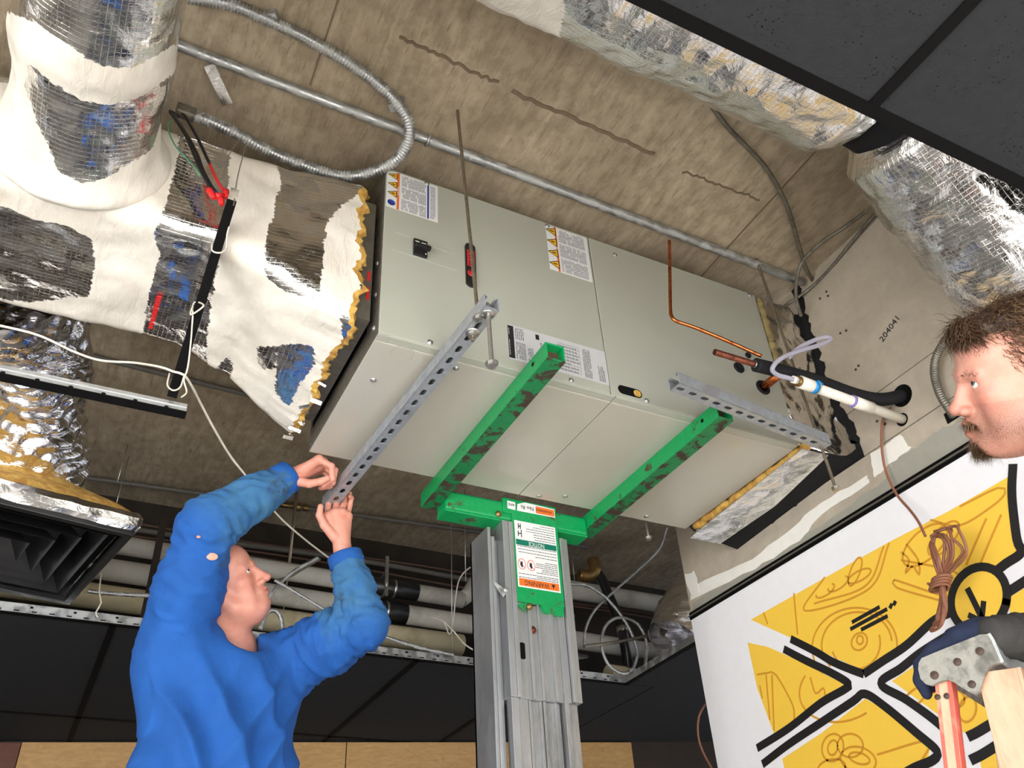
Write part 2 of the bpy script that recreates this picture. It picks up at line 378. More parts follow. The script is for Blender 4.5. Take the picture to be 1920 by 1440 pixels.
for k in range(4): bwbox('dark_board', (.10+.80*k, .004, ZC-.62), (.10+.80*(k+1)-.004, .022, ZC-.304), M_['wood_dark'])
# ---------------------------------------------------------------- false ceiling: black tiles in a tee grid, opened up in the middle
drop = struct(obj('ceiling_false', MB().box((-3.98, -1.174, ZC), (1.66, -1.150, ZC+.003)).box((-3.98, -1.163, ZC+.003), (1.66, -1.161, ZC+.04)), M_['tee_black']))
TX0 = .516; TW = .61
def tee(a, b, m=None, name='grid_tee', par=drop):
    mb = MB().beam((a[0], a[1], ZC+.0015), (b[0], b[1], ZC+.0015), .024, .003, 0).beam((a[0], a[1], ZC+.022), (b[0], b[1], ZC+.022), .003, .038, 1)
    return obj(name, mb, [M_['tee_black'], M_['galv']], par)
tile_me = MB().box((-TW/2+.004, -.6, 0), (TW/2-.004, .6, .016)).mesh('ceiling_tile'); tile_me.materials.append(M_['tile'])
for k in range(-7, 3):
    x = TX0 + TW*k
    if x < 1.66: tee((x, -4.95), (x, -1.174))
for j in (1, 2): tee((-3.98, -1.162-1.22*j), (1.66, -1.162-1.22*j))
for k in range(-7, 2):
    for j in range(3):
        if k == -1 and j == 1: continue
        link('ceiling_tile', tile_me, None, drop, Matrix.Translation((TX0+TW*(k+.5), -1.162-1.22*(j+.5), ZC+.004)))
# far side of the opening
FY = 1.762
far_edge = tee((-3.98, FY), (1.90, FY), name='edge_tee')
sl = MB()
for k in range(60): sl.box((-1.6+k*.058, FY-.0035, ZC+.012), (-1.6+k*.058+.018, FY-.0015, ZC+.0155))
for k in range(24): sl.box((-1.55+k*.145, FY-.0035, ZC+.026), (-1.55+k*.145+.010, FY-.0015, ZC+.033))
obj('tee_slots', sl, M_['dark'], far_edge)
tee((1.888, FY), (1.868, .96), name='edge_tee')
for k in range(-7, 3):
    x = TX0-.30 + TW*k
    tee((x, FY), (x, 3.6 - .27*(x+.7)))
for k in range(-7, 3):
    x = TX0-.30 + TW*k
    me = MB().box((-TW/2+.004, -.605, 0), (TW/2-.004, .605, .016)).mesh('ceiling_tile') if k == -7 else fme
    fme = me
    if not me.materials: me.materials.append(M_['tile'])
    link('ceiling_tile', me, None, drop, Matrix.Translation((x+TW/2, FY+.612, ZC+.004)))
    link('ceiling_tile', me, None, drop, Matrix.Translation((x+TW/2, FY+1.832, ZC+.004)))
tee((-3.98, FY+1.222), (2.3, FY+1.222))
obj('ceiling_tile', MB().box((1.90, .95, ZC+.004), (4.2, FY, ZC+.02)).box((2.05, FY, ZC+.004), (4.2, 3.6, ZC+.02)), M_['tile'], drop)
# ---------------------------------------------------------------- right wall: plasterboard above the ceiling line, printed mural below
def jag(a, b, n, amp):
    a, b = Vector(a), Vector(b); out = []
    for k in range(n):
        out.append(a.lerp(b, k/n) + Vector((random.uniform(-amp, amp) if k else 0, random.uniform(-amp, amp) if k else 0)))
    return out
WY1 = .955
hole_r = jag((-.018, 3.63), (-.010, 3.32), 14, .006) + jag((-.010, 3.32), (-.013, 3.11), 9, .006) + jag((-.013, 3.11), (-.055, 2.95), 8, .006)
hole_low = jag((-.055, 2.95), (-.058, 2.842), 6, .005) + jag((-.058, 2.842), (.62, 2.812), 26, .004)
Z1 = 3.006
top_edge = [p for p in hole_r if p.y > Z1]
low_edge = [p for p in hole_r if p.y <= Z1] + hole_low
def wpoly(p): return [(WX, q[0], q[1]) for q in p]
wr = struct(obj('wall_right', MB().box((WX+.013, -4.95, 0), (WX+.10, -.13, ZD)).box((WX+.013, -.13, 0), (WX+.10, WY1, 2.79)).box((WX+.013, .70, 2.79), (WX+.10, WY1, ZD)), M_['drywall']))
A = [(-1.3, 3.63), (-1.3, Z1+.002)] + [(top_edge[-1].x, Z1+.002)] + [tuple(p) for p in top_edge[::-1]]
obj('plasterboard', MB().prism(wpoly(A), (.013, 0, 0)), M_['drywall'], wr)
obj('plasterboard', MB().prism(wpoly([(-4.9, 3.63), (-4.9, Z1+.002), (-1.304, Z1+.002), (-1.304, 3.63)]), (.013, 0, 0)), M_['drywall'], wr)
ZM = 2.832
hl = [tuple(p) for p in low_edge if p.y > ZM+.014]
Bp = [(-1.9, Z1-.002), (-1.9, ZM+.001), (-.058, ZM+.001)] + hl[::-1] + [(low_edge[0].x, Z1-.002)]
obj('plasterboard', MB().prism(wpoly(Bp), (.013, 0, 0)), M_['drywall'], wr)
obj('plasterboard', MB().prism(wpoly([(-4.9, Z1-.002), (-4.9, ZC), (-1.904, ZC), (-1.904, Z1-.002)]), (.013, 0, 0)), M_['drywall'], wr)
Cp = [(-1.9, ZM-.002), (-1.9, ZC), (WY1, ZC), (WY1, 3.63), (.62, 3.63), (.62, 2.812)] + [tuple(p) for p in hole_low[::-1] if p.y < ZM-.003]
obj('plasterboard', MB().prism(wpoly(Cp), (.013, 0, 0)), M_['drywall'], wr)
# black sealant smeared round the cut
def wpt(px, py, x=WX): q = at(px, py, 0, x); return (q.y, q.z)
hb = [Vector((p.x, p.y)) for p in hole_r + hole_low]
outer = [(WX-.003, p.x-.004+random.uniform(-.009, .004) if p.y > 2.86 else p.x, p.y+(0 if p.y > 2.86 else random.uniform(-.010, .004))) for p in hb]
inner = [(WX-.003, p.x+(.032 if p.y > 2.9 else .02), p.y+(.0 if p.y > 2.9 else .03)) for p in hb]
mb = MB(); n = len(outer)
mb.add(outer+inner+[(p[0]+.02, p[1], p[2]) for p in outer]+[(p[0]+.02, p[1], p[2]) for p in inner], [(i, i+1, n+i+1, n+i) for i in range(n-1)]+[(n+i, n+i+1, 3*n+i+1, 3*n+i) for i in range(n-1)]+[(2*n+i, 2*n+i+1, i+1, i) for i in range(n-1)])
obj('black_sealant', mb, M_['foam'], wr)
def wpatch(name, pxs, m, lift, par=wr, th=.0012):
    pts = [at(x, y, 0, WX-lift) for x, y in pxs]; return obj(name, MB().prism(pts, (-th, 0, 0)), m, par)
def rough_line(pxs, n=6, amp=3):
    out = []
    for (a, b), (c, d) in zip(pxs, pxs[1:]):
        for k in range(n):
            t = k/n; out.append((a+(c-a)*t+random.uniform(-amp, amp), b+(d-b)*t+random.uniform(-amp, amp)))
    out.append(pxs[-1]); return out
wpatch('paint_band', rough_line([(1298, 1128), (1415, 1062), (1500, 1012), (1640, 915), (1672, 890), (1672, 868), (1710, 842), (1770, 802), (1830, 775), (1990, 675)], 7, 3) + [(1990, 735), (1832, 834), (1300, 1154)], M_['grey_paint'], .0)
wpatch('joint_compound', rough_line([(1297, 1126), (1297, 1100), (1410, 1048), (1490, 985), (1540, 942), (1625, 893), (1631, 905), (1540, 966), (1500, 1014), (1415, 1066), (1297, 1126)], 5, 2)[:-1], M_['mud'], .0013)
wpatch('joint_compound', rough_line([(1630, 852), (1690, 815), (1708, 840), (1672, 868), (1640, 897), (1630, 852)], 5, 2)[:-1], M_['mud'], .0013)
wpatch('joint_compound', rough_line([(1283, 1078), (1302, 1072), (1312, 1110), (1297, 1118), (1283, 1078)], 3, 2)[:-1], M_['mud'], .0026)
for px, py in ((1550, 547), (1553, 555), (1576, 625), (1587, 620), (1605, 693), (1610, 686), (1645, 790), (1660, 795), (1538, 560)):
    q = at(px, py, 0, WX); obj('screw_dimple', MB().lathe([(.0, 0), (.0045, 0), (.0045, .002)], 8, 0, Matrix.Translation((WX-.0005, q.y, q.z)) @ Matrix.Rotation(-PI/2, 4, 'Y')), M_['hole'], wr)
# pencilled number
q0, q1 = at(1655, 635, 0, WX-.001), at(1682, 597, 0, WX-.001)
d = (q1-q0).normalized(); me = text_mesh('204041', .034, d, Vector((-1, 0, 0)).cross(d), (q0+q1)/2); link('pencil_number', me, M_['ink'], wr)
for px, py, r_ in ((1692, 742, .038), (1692, 787, .022)):
    q = at(px, py, 0, WX); obj('pipe_hole', MB().lathe([(0, 0), (r_, 0), (r_, .001)], 18, 0, Matrix.Translation((WX-.0012, q.y, q.z)) @ Matrix.Rotation(-PI/2, 4, 'Y')), M_['dark'], wr)
q = at(1788, 778, 0, WX); obj('conduit_cutout', MB().box((WX-.0015, q.y-.022, q.z-.016), (WX, q.y+.028, q.z+.02)), M_['dark'], wr)
# wall angle and mural board
t1 = struct(obj('trim_1', MB().box((WX-.012, -4.9, ZC-.012), (WX, WY1, ZC+.016)), M_['tee_black']))
obj('trim_lip', MB().box((WX-.018, -4.9, ZC-.001), (WX-.012, WY1, ZC+.003)), M_['galv_dark'], t1)
MX = WX-.006
mural = obj('mural_board', MB().box((MX, -4.9, 0), (WX, WY1, ZC-.012)), M_['mural_white'], wr)
MN = (-1, 0, 0)
def mpt(x, y): return at(x, y, 0, MX)
def mfield(pxs):
    obj('yellow_field', MB().prism([mpt(*p) for p in pxs], (-.0008, 0, 0)), M_['mural_yellow'], mural)
def smooth2(pxs, closed=False):
    p = [Vector((x, y, 0)) for x, y in pxs]
    if closed: p = p + [p[0]]
    return [(v.x, v.y) for v in catmull(p, 6)]
def mstroke(pxs, wd=.026, m='mural_black', nm='brush_stroke', lift=.0012, smooth=True):
    pp = smooth2(pxs) if smooth and len(pxs) > 2 else pxs
    obj(nm, MB().ribbon([mpt(*p) for p in pp], wd, MN, 0, .0006, lift), M_[m], mural)
mfield([(1408, 1162), (1560, 1076), (1668, 1016), (1780, 958), (1893, 893), (1898, 965), (1915, 1036), (1850, 1085), (1780, 1150), (1625, 1260)])
mfield([(1402, 1205), (1440, 1213), (1500, 1240), (1583, 1283), (1520, 1330), (1452, 1377), (1420, 1290)])
mfield([(1623, 1310), (1700, 1355), (1745, 1395), (1740, 1425), (1690, 1480), (1480, 1480), (1467, 1423), (1540, 1375)])
mfield([(1673, 1277), (1727, 1240), (1840, 1168), (1905, 1210), (1905, 1330), (1845, 1360), (1812, 1376), (1760, 1340)])
mfield([(1890, 1122), (1990, 1060), (1990, 1170), (1905, 1215)])
mfield([(1838, 1424), (1990, 1330), (1990, 1480), (1846, 1480)])
circ = [(1837+52*math.cos(a)-6*math.sin(a), 1123+60*math.sin(a)) for a in np.linspace(0, 2*PI, 33)[:-1]]
obj('yellow_disc', MB().prism([at(x, y, 0, MX-.0017) for x, y in circ], (-.0008, 0, 0)), M_['mural_yellow'], mural)
mstroke(circ + [circ[0], circ[1]], .024, smooth=False, lift=.0028)
for s_ in ([(1483, 1198), (1530, 1222), (1560, 1240), (1590, 1253), (1620, 1264)], [(1620, 1264), (1655, 1240), (1700, 1210), (1750, 1165), (1790, 1145)],
           [(1470, 1217), (1510, 1238), (1560, 1262), (1592, 1282), (1585, 1292), (1540, 1318), (1480, 1365), (1420, 1403)],
           [(1792, 1387), (1755, 1352), (1700, 1312), (1652, 1282), (1690, 1253), (1730, 1222), (1790, 1185)],
           [(1430, 1433), (1480, 1395), (1540, 1355), (1600, 1315), (1622, 1301), (1660, 1325), (1720, 1375), (1757, 1408), (1750, 1425), (1715, 1440), (1680, 1460)],
           [(1900, 870), (1898, 930), (1907, 1010), (1915, 1036), (1885, 1058), (1855, 1082)], [(1885, 1114), (1930, 1085)], [(1815, 1382), (1850, 1363), (1990, 1275)], [(1820, 1426), (1860, 1404), (1990, 1318)]):
    mstroke(s_)
mstroke([(1815, 1103), (1830, 1133), (1845, 1165)], .018, lift=.0030); mstroke([(1817, 1153), (1845, 1167)], .016, lift=.0030); mstroke([(1846, 1127), (1842, 1165)], .016, lift=.0030)
for s_ in ([(1598, 1167), (1650, 1138)], [(1595, 1180), (1664, 1142)], [(1615, 1181), (1665, 1155)], [(1669, 1141), (1673, 1132)], [(1676, 1135), (1680, 1127)]): mstroke(s_, .012)
def oval(cx, cy, rx, ry, rot=0, a0=0, a1=2*PI, n=26):
    return [(cx+rx*math.cos(a)*math.cos(rot)-ry*math.sin(a)*math.sin(rot), cy+rx*math.cos(a)*math.sin(rot)+ry*math.sin(a)*math.cos(rot)) for a in np.linspace(a0, a1, n)]
lines = [[(1668, 1018), (1630, 1104), (1510, 1145), (1547, 1082)], [(1658, 1024), (1624, 1098), (1527, 1132)], oval(1548, 1108, 20, 8, -.6, -.5, 3.6), oval(1572, 1095, 22, 9, -.6, -.5, 3.6), oval(1604, 1072, 9, 28, .35), oval(1612, 1080, 24, 9, -.5),
         oval(1603, 1212, 80, 72, -.2, 2.6, 6.6), oval(1607, 1208, 66, 60, -.2, 2.6, 6.4), oval(1612, 1203, 14, 17, .5), oval(1613, 1200, 6, 8, 0), oval(1605, 1205, 46, 50, 0, -.3, 2.8),
         [(1677, 1087), (1790, 1120), (1795, 1075), (1690, 1050)], [(1677, 1087), (1682, 1102), (1770, 1128)], oval(1735, 1022, 52, 26, -.75, 0, 2*PI), oval(1770, 1010, 18, 40, .7), [(1690, 1035), (1705, 1050), (1698, 1075), (1712, 1062), (1724, 1078), (1722, 1050), (1700, 1020)],
         [(1850, 972), (1812, 1060)], [(1878, 965), (1838, 1058)], [(1745, 975), (1800, 985), (1860, 950), (1885, 925), (1872, 915), (1800, 950)],
         [(1489, 1112), (1496, 1190)], [(1432, 1148), (1440, 1170)],
         oval(1562, 1402, 20, 26, .2), oval(1562, 1402, 9, 14, .2), oval(1595, 1398, 24, 22, .1), oval(1610, 1425, 34, 24, .3), oval(1612, 1422, 20, 10, .3), oval(1560, 1440, 26, 16, -.2), [(1645, 1415), (1742, 1390), (1720, 1440)],
         [(1420, 1265), (1440, 1262), (1455, 1265), (1486, 1320), (1490, 1350)], [(1437, 1265), (1444, 1350)], [(1448, 1265), (1452, 1370)], [(1425, 1285), (1430, 1310)], oval(1580, 1290, 82, 62, -.3, 1.2, 3.9), [(1520, 1270), (1530, 1300), (1545, 1290), (1550, 1310), (1568, 1295)],
         [(1700, 1305), (1720, 1290), (1760, 1280)], [(1720, 1322), (1745, 1300), (1780, 1296)], oval(1815, 1330, 16, 24, .2), oval(1790, 1310, 20, 16, .2), [(1760, 1262), (1740, 1285)]]
for ln in lines: mstroke(ln, .0065, 'mural_line', 'drawn_line', .0010)
# ================================================================ AIR HANDLER
UW, UD, UH, UZ = 1.45, .624, .664, 2.85
UT = UZ+UH
ah = thing('air_handler', 'grey-green sheet metal air handler lying on green lift forks under the slab', 'air handler', (UW/2, UD/2, UZ))
obj('casing', MB().box((.004, .004, UZ+.004), (UW-.004, UD, UT)), M_['unit'], ah, .003)
XS = .724
def fpanel(x0, x1, z0, z1): return obj('front_panel', MB().box((x0, -.002, z0), (x1, .004, z1)), M_['unit'], ah, .0025, 2)
fp1 = fpanel(.0, XS-.0015, UZ+.004, UT); fp2 = fpanel(XS+.0015, UW-.002, UZ+.004, UT)
for x0, x1 in ((0, .738), (.741, UW-.002)):
    bp_ = obj('bottom_panel', MB().box((x0, .026, UZ-.003), (x1, UD, UZ+.004)), M_['unit_bottom'], ah, .0015)
    obj('bottom_lip', MB().box((x0, -.002, UZ-.001), (x1, .0255, UZ+.004)), M_['unit'], ah, .0015)
obj('end_lip', MB().box((-.001, -.002, UZ-.002), (.03, .22, UZ+.002)), M_['unit'], ah, .001)
# left end: bare galvanised plate with a punched opening
obj('end_plate', MB().box((-.003, .0, UZ+.004), (.004, UD, UT)), M_['galv_dark'], ah, .001)
obj('end_opening', MB().box((-.005, .09, UZ+.07), (-.003, UD-.03, UT-.07)), M_['dark'], ah)
ring_me = lambda R, t: MB().lathe([(R-t, 0), (R-t, .0006), (R, .0006), (R, 0)], 28)
for px, py, R in ((753, 662, .030), (784, 672, .017)):
    q = at(px, py, 2, UZ-.003); obj('knockout', MB().lathe([(R-.0012, 0), (R, .0008), (R+.0012, 0)], 30, 0, Matrix.Translation((q.x, q.y, UZ-.003)) @ Matrix.Rotation(PI, 4, 'X')), M_['unit'], ah)
screw_me = MB().lathe([(.0, .0055), (.0035, .0055), (.0042, .003), (.0085, .0022), (.0085, 0)], 12).mesh('screw'); screw_me.materials.append(M_['galv'])
for px, py in ((700, 712), (855, 690), (1212, 968), (992, 948), (700, 850), (1350, 782), (1060, 930)):
    q = at(px, py, 2, UZ-.003); link('screw', screw_me, None, ah, Matrix.Translation((q.x, min(q.y, UD-.02), UZ-.003)) @ Matrix.Rotation(PI, 4, 'X'))
for px, py in ((1071, 716), (1213, 757), (1403, 545), (1153, 478), (806, 643), (800, 337), (1026, 424)):
    q = at(px, py, 1, -.002); link('screw', screw_me, None, ah, Matrix.Translation((q.x, -.002, min(max(q.z, UZ+.016), UT-.012))) @ Matrix.Rotation(PI/2, 4, 'X'))
for z in (UZ+.04, UZ+.16, UZ+.28): link('screw', screw_me, None, ah, Matrix.Translation((-.003, .03, z)) @ Matrix.Rotation(-PI/2, 4, 'Y'))
FX, FZ = Vector((1, 0, 0)), Vector((0, 0, 1))
def plate(name, x0, x1, z0, z1, m, y=-.0022, th=.0006, par=ah): return obj(name, MB().box((x0, y-th, z0), (x1, y, z1)), m, par)
def fine_print(name, x0, x1, z0, z1, vertical, par, m, pitch=.0042, y=-.003, fill=.55):
    """rows of unreadably small print"""
    mb = MB()
    if vertical:
        x = x0
        while x < x1-.002:
            z = z0
            while z < z1-.004:
                l = random.uniform(.006, .022); e = min(z+l, z1)
                if random.random() < .93: mb.box((x, y-.0002, z), (x+pitch*fill, y, e))
                z = e+random.uniform(.0012, .003)
            x += pitch
    else:
        z = z0
        while z < z1-.002:
            x = x0; lim = x1-random.choice((0, 0, .2, .5))*(x1-x0)*random.random()
            while x < lim-.004:
                l = random.uniform(.006, .02); e = min(x+l, lim); mb.box((x, y-.0002, z), (e, y, z+pitch*fill)); x = e+random.uniform(.0012, .003)
            z += pitch
    return stuff(obj(name, mb, m, par))
def tri_sign(par, cx, cz, s, y=-.0032):
    o = obj('warning_triangle', MB().prism([(cx+s*.55, y, cz+s*.5), (cx+s*.55, y, cz-s*.5), (cx-s*.45, y, cz)][::-1], (0, -.0003, 0)), M_['yellow'], par)
    e = s*.08; pts = [(cx+s*.55, y-.0004, cz+s*.5), (cx+s*.55, y-.0004, cz-s*.5), (cx-s*.45, y-.0004, cz), (cx+s*.55, y-.0004, cz+s*.5)]
    mb = MB()
    for a, b in zip(pts, pts[1:]): mb.ribbon([a, b], e, (0, -1, 0), thick=.0002)
    mb.box((cx+s*.02, y-.0007, cz-s*.06), (cx+s*.36, y-.0004, cz+s*.08)).box((cx-s*.12, y-.0007, cz-s*.03), (cx+s*.02, y-.0004, cz+s*.03))
    obj('warning_mark', mb, M_['ink'], par)
# first warning sticker (pictograms, orange bar, blue bar, columns of fine print), set sideways
def warn_sticker(x0, x1, z0, z1, ntri, blue):
    st = plate('warning_sticker', x0, x1, z0, z1, M_['white']); w_, h_ = x1-x0, z1-z0
    plate('orange_bar', x0+w_*.20, x0+w_*.245, z0, z1, M_['orange'], -.0029, .0002, st)
    for k in range(ntri): tri_sign(st, x0+w_*.10, z1-h_*(.12+.245*k), h_*.17)
    if blue:
        obj('mandatory_disc', MB().lathe([(0, 0), (h_*.075, 0), (h_*.075, .0003)], 20, 0, Matrix.Translation((x0+w_*.10, -.0032, z1-h_*.865)) @ Matrix.Rotation(PI/2, 4, 'X')), M_['blue_ink'], st)
        plate('blue_bar', x0+w_*.79, x0+w_*.825, z0+.004, z1-.004, M_['blue_ink'], -.0029, .0002, st)
    for k in range(3):
        a, b = z0+h_*(.03+.325*k), z0+h_*(.315+.325*k)
        fine_print('fine_print', x0+w_*.29, x0+w_*(.76 if blue else .93), a, b, True, st, M_['label_grey'], .0042, -.0029, .75)
    if blue: fine_print('fine_print', x0+w_*.855, x1-.008, z0+.008, z1-.008, True, st, M_['label_grey'], .0042, -.0029, .75)
    for tx, k in (('WARNING', .5),):
        me = text_mesh(tx, .0085, FZ*-1, FX, (x0+w_*.2225, -.0033, z0+h_*k), .0001); link('sticker_text', me, M_['white'], st)
warn_sticker(.003, .170, 3.342, 3.505, 3, True)
warn_sticker(.557, .716, 3.300, 3.505, 4, False)
# rating plate
dp = plate('rating_plate', .388, .722, 2.886, 3.014, M_['label_silver'])
plate('black_header', .388, .407, 2.890, 3.010, M_['ink'], -.0029, .0002, dp)
fine_print('header_print', .391, .396, 2.90, 3.0, True, dp, M_['white'], .006, -.0031, .2)
for x0, x1, z0, z1 in ((.413, .445, 2.893, 2.955), (.452, .470, 2.893, 2.945), (.640, .668, 2.893, 3.0), (.690, .712, 2.893, 2.95)): fine_print('fine_print', x0, x1, z0, z1, True, dp, M_['ink'], .0046, -.0029, .35)
fine_print('fine_print', .413, .440, 2.965, 3.008, True, dp, M_['ink'], .006, -.0029, .3)
mb = MB()
for k in range(9): mb.box((.552, -.0031, 2.897+k*.0125), (.628, -.0029, 2.8976+k*.0125))
for k in range(8): mb.box((.552+k*.0107, -.0031, 2.897), (.5524+k*.0107, -.0029, 2.997))
obj('data_table', mb, M_['ink'], dp)
fine_print('table_figures', .554, .626, 2.90, 2.996, False, dp, M_['ink'], .0125, -.0029, .16)
link('plate_text', text_mesh('AIR HANDLER', .010, FZ, FX*-1, (.497, -.0032, 2.945), .0001), M_['ink'], dp)
link('certification_mark', text_mesh('UL', .016, FZ, FX*-1, (.520, -.0032, 2.908), .0001), M_['ink'], dp)
plate('print_block', .480, .492, 2.985, 3.004, M_['ink'], -.0029, .0002, dp)
# circuit breaker
br = obj('breaker', MB().box((.091, -.012, 3.174), (.134, -.002, 3.237)), M_['black'], ah, .002)
obj('breaker_toggle', MB().box((.094, -.026, 3.196), (.140, -.012, 3.209)), M_['black'], br, .002)
for a_, b_ in (((.095, -.0125, 3.223), (.108, -.012, 3.226)), ((.114, -.0125, 3.223), (.129, -.012, 3.226)), ((.126, -.0125, 3.182), (.130, -.012, 3.186))): obj('breaker_mark', MB().box(a_, b_), M_['white'], br)
obj('scratch_line', MB().ribbon([(.035, -.0022, 3.245), (.08, -.0022, 3.243)], .0016, (0, -1, 0), thick=.0004).ribbon([(.155, -.0022, 3.232), (.225, -.0022, 3.230)], .0016, (0, -1, 0), thick=.0004).ribbon([(.03, -.0022, 3.172), (.23, -.0022, 3.165)], .0018, (0, -1, 0), thick=.0004), simple('embossed_line', lin(200, 200, 188), .35), ah)
# maker's badge
def rrect(x0, x1, z0, z1, r, y, n=6):
    out = []
    for cx, cz, a0 in ((x1-r, z1-r, 0), (x0+r, z1-r, PI/2), (x0+r, z0+r, PI), (x1-r, z0+r, 1.5*PI)):
        out += [(cx+r*math.cos(a0+PI/2*k/n), y, cz+r*math.sin(a0+PI/2*k/n)) for k in range(n+1)]
    return out
bg = obj('badge', MB().prism(rrect(.258, .291, 3.115, 3.292, .015, -.002), (0, -.006, 0)), M_['black'], ah, .0015)
bg['label'] = 'black badge with red lettering and a red disc'
obj('badge_field', MB().prism(rrect(.263, .287, 3.195, 3.262, .003, -.0082), (0, -.0008, 0)), M_['red'], bg)
link('badge_text', text_mesh('TRANE', .021, FZ, FX*-1, (.275, -.0094, 3.2285), .0004), M_['ink'], bg)
obj('badge_disc', MB().lathe([(0, .0008), (.0125, .0008), (.0125, 0)], 24, 0, Matrix.Translation((.275, -.0082, 3.168)) @ Matrix.Rotation(PI/2, 4, 'X')).ribbon([(.275+.009*math.cos(a), -.0094, 3.168+.009*math.sin(a)) for a in np.linspace(0, 4.5, 14)], .002, (0, -1, 0), 1, .0002), [M_['red'], M_['ink']], bg)
# slot and pipe grommets in the right-hand panel
so = obj('pipe_slot', MB().prism(rrect(.752, .838, 2.868, 2.900, .0155, -.0022), (0, -.0006, 0)), M_['dark'], fp2)
obj('slot_insulation', MB().prism(rrect(.808, .834, 2.872, 2.896, .011, -.0029), (0, -.0004, 0)), M_['fiber'], fp2)
grommet_prof = [(.0, .001), (.011, .001), (.014, .006), (.0185, .007), (.021, .004), (.021, 0)]
for px, py, s_ in ((1385, 690, 1.0), (1430, 727, 1.35), (1402, 667, .55)):
    q = at(px, py, 1, -.002); obj('grommet', MB().lathe([(a*s_, b) for a, b in grommet_prof], 20, 0, Matrix.Translation((q.x, -.002, q.z)) @ Matrix.Rotation(PI/2, 4, 'X')), M_['foam'], ah)
q = at(1430, 727, 1, -.002); obj('copper_stub', MB().tube([(q.x, 0, q.z), (q.x+.005, -.085, q.z+.002)], .0145, 16).tube([(q.x+.005, -.083, q.z+.002), (q.x+.006, -.10, q.z+.002)], .018, 16, 1), [M_['copper'], M_['foam']], ah)
# ================================================================ STRUT CHANNELS
def strut(name, label, a, b, spacing, par_up=(0, 0, 1)):
    """slotted U channel, open side up; a, b on the centre line of the slotted base"""
    a, b = Vector(a), Vector(b); F = frame(a, b, par_up); L = (b-a).length; t = .0025; hw = .0206; h = .041
    th = tag(link(name, MB().mesh(name), None), label, 'strut channel', 'slotted strut channels'); bpy.data.objects.remove(th)
    th = thing(name, label, 'strut channel', a, 'slotted strut channels')
    # base with obround slots cut through
    mb = MB(); sw, sl_ = .0072, .0145; n = int((L-.03)/spacing); ys = [-hw, -sw, sw, hw]
    xs = [.022+spacing*k for k in range(n+1)]
    def slot(cx):
        return [(cx+sl_-sw+sw*math.cos(q_), sw*math.sin(q_)) for q_ in np.linspace(-PI/2, PI/2, 6)] + [(cx-sl_+sw+sw*math.cos(q_), sw*math.sin(q_)) for q_ in np.linspace(PI/2, 1.5*PI, 6)]
    prev = 0
    for k, cx in enumerate(xs):
        nx = min(L, cx+spacing/2); outer = [(prev, -hw), (nx, -hw), (nx, hw), (prev, hw)]; inn = slot(cx)
        if cx+sl_ > L-.002: inn = None
        polys = [[Vector((x, y, 0)) for x, y in outer]] + ([[Vector((x, y, 0)) for x, y in inn[::-1]]] if inn else [])
        flat = [p for pl in polys for p in pl]; tr = tessellate_polygon(polys)
        N = len(flat); vs_ = [F @ p for p in flat] + [F @ (p+Vector((0, 0, t))) for p in flat]
        fs = [tuple(q_) for q_ in tr] + [tuple(N+i for i in q_[::-1]) for q_ in tr]
        if inn: m_ = len(inn); fs += [(4+i, 4+(i+1) % m_, N+4+(i+1) % m_, N+4+i) for i in range(m_)]
        mb.add(vs_, fs); prev = nx
        if prev >= L: break
    if prev < L: mb.box((prev, -hw, 0), (L, hw, t), 0, F)
    obj('slotted_base', mb, M_['strut'], th)
    for s_ in (-1, 1):
        w_ = MB().box((0, s_*hw-(t if s_ > 0 else 0), t), (L, s_*hw+(t if s_ < 0 else 0), h), 0, F)
        w_.box((0, min(s_*hw, s_*(hw-.0095)), h-t), (L, max(s_*hw, s_*(hw-.0095)), h), 0, F).box((0, min(s_*(hw-.0095), s_*(hw-.0095+t)), h-.0075), (L, max(s_*(hw-.0095), s_*(hw-.0095+t)), h-t), 0, F)
        obj('side_wall', w_, M_['strut'], th, .0008, 1)
    return th
S1a, S1b = Vector((.205, -.262, 2.800)), Vector((.118, .790, 2.752))
strut('strut_channel', 'slotted galvanized strut channel running to the raised hands of the man in blue', S1a, S1b, .0507)
S2a, S2b = Vector((.815, -.178, 2.788)), Vector((1.470, -.090, 2.796))
strut('strut_channel', 'slotted galvanized strut channel slung in front of the copper stub', S2a, S2b, .0480)
# ---------------------------------------------------------------- threaded hanger rods
def rod_path(x, y, z0, z1, dx=0, dy=0): return [(x+dx*t/8, y+dy*t/8, z0+(z1-z0)*t/8) for t in range(9)]
def threaded(mb, a, b, r=.0048, pitch=.004, mat=0):
    a, b = Vector(a), Vector(b); n = int((b-a).length/pitch*2); pts = [a.lerp(b, k/n) for k in range(n+1)]
    return mb.tube(pts, [r*(1+.09*(k % 2)) for k in range(n+1)], 8, mat)
def nut(mb, c, ax, r=.010, h=.008, mat=1, washer=.015):
    F = frame(c, Vector(c)+Vector(ax)) @ Matrix.Rotation(PI/2, 4, 'Y')
    mb.lathe([(0, 0), (r, 0), (r, h), (0, h)], 6, mat, F, False)
    if washer: mb.lathe([(0, h), (washer, h), (washer, h+.0025), (0, h+.0025)], 18, mat, F, False)
    return mb
hr = thing('hanger_rod', 'threaded hanger rod in front of the red-lettered badge', 'threaded rod', (.19, -.19, ZD), 'ceiling hanger rods')
obj('rod_shaft', threaded(MB(), (.150, -.205, ZD), (.188, -.215, 2.79)), M_['rod'], hr)
obj('rod_nut', nut(MB(), (.188, -.215, 2.79), (0, 0, 1)), [M_['rod'], M_['steel']], hr)
hr2 = thing('hanger_rod', 'threaded hanger rod beside the right end of the air handler', 'threaded rod', (1.5, -.06, ZD), 'ceiling hanger rods')
q = S2b.lerp(S2a, .03)
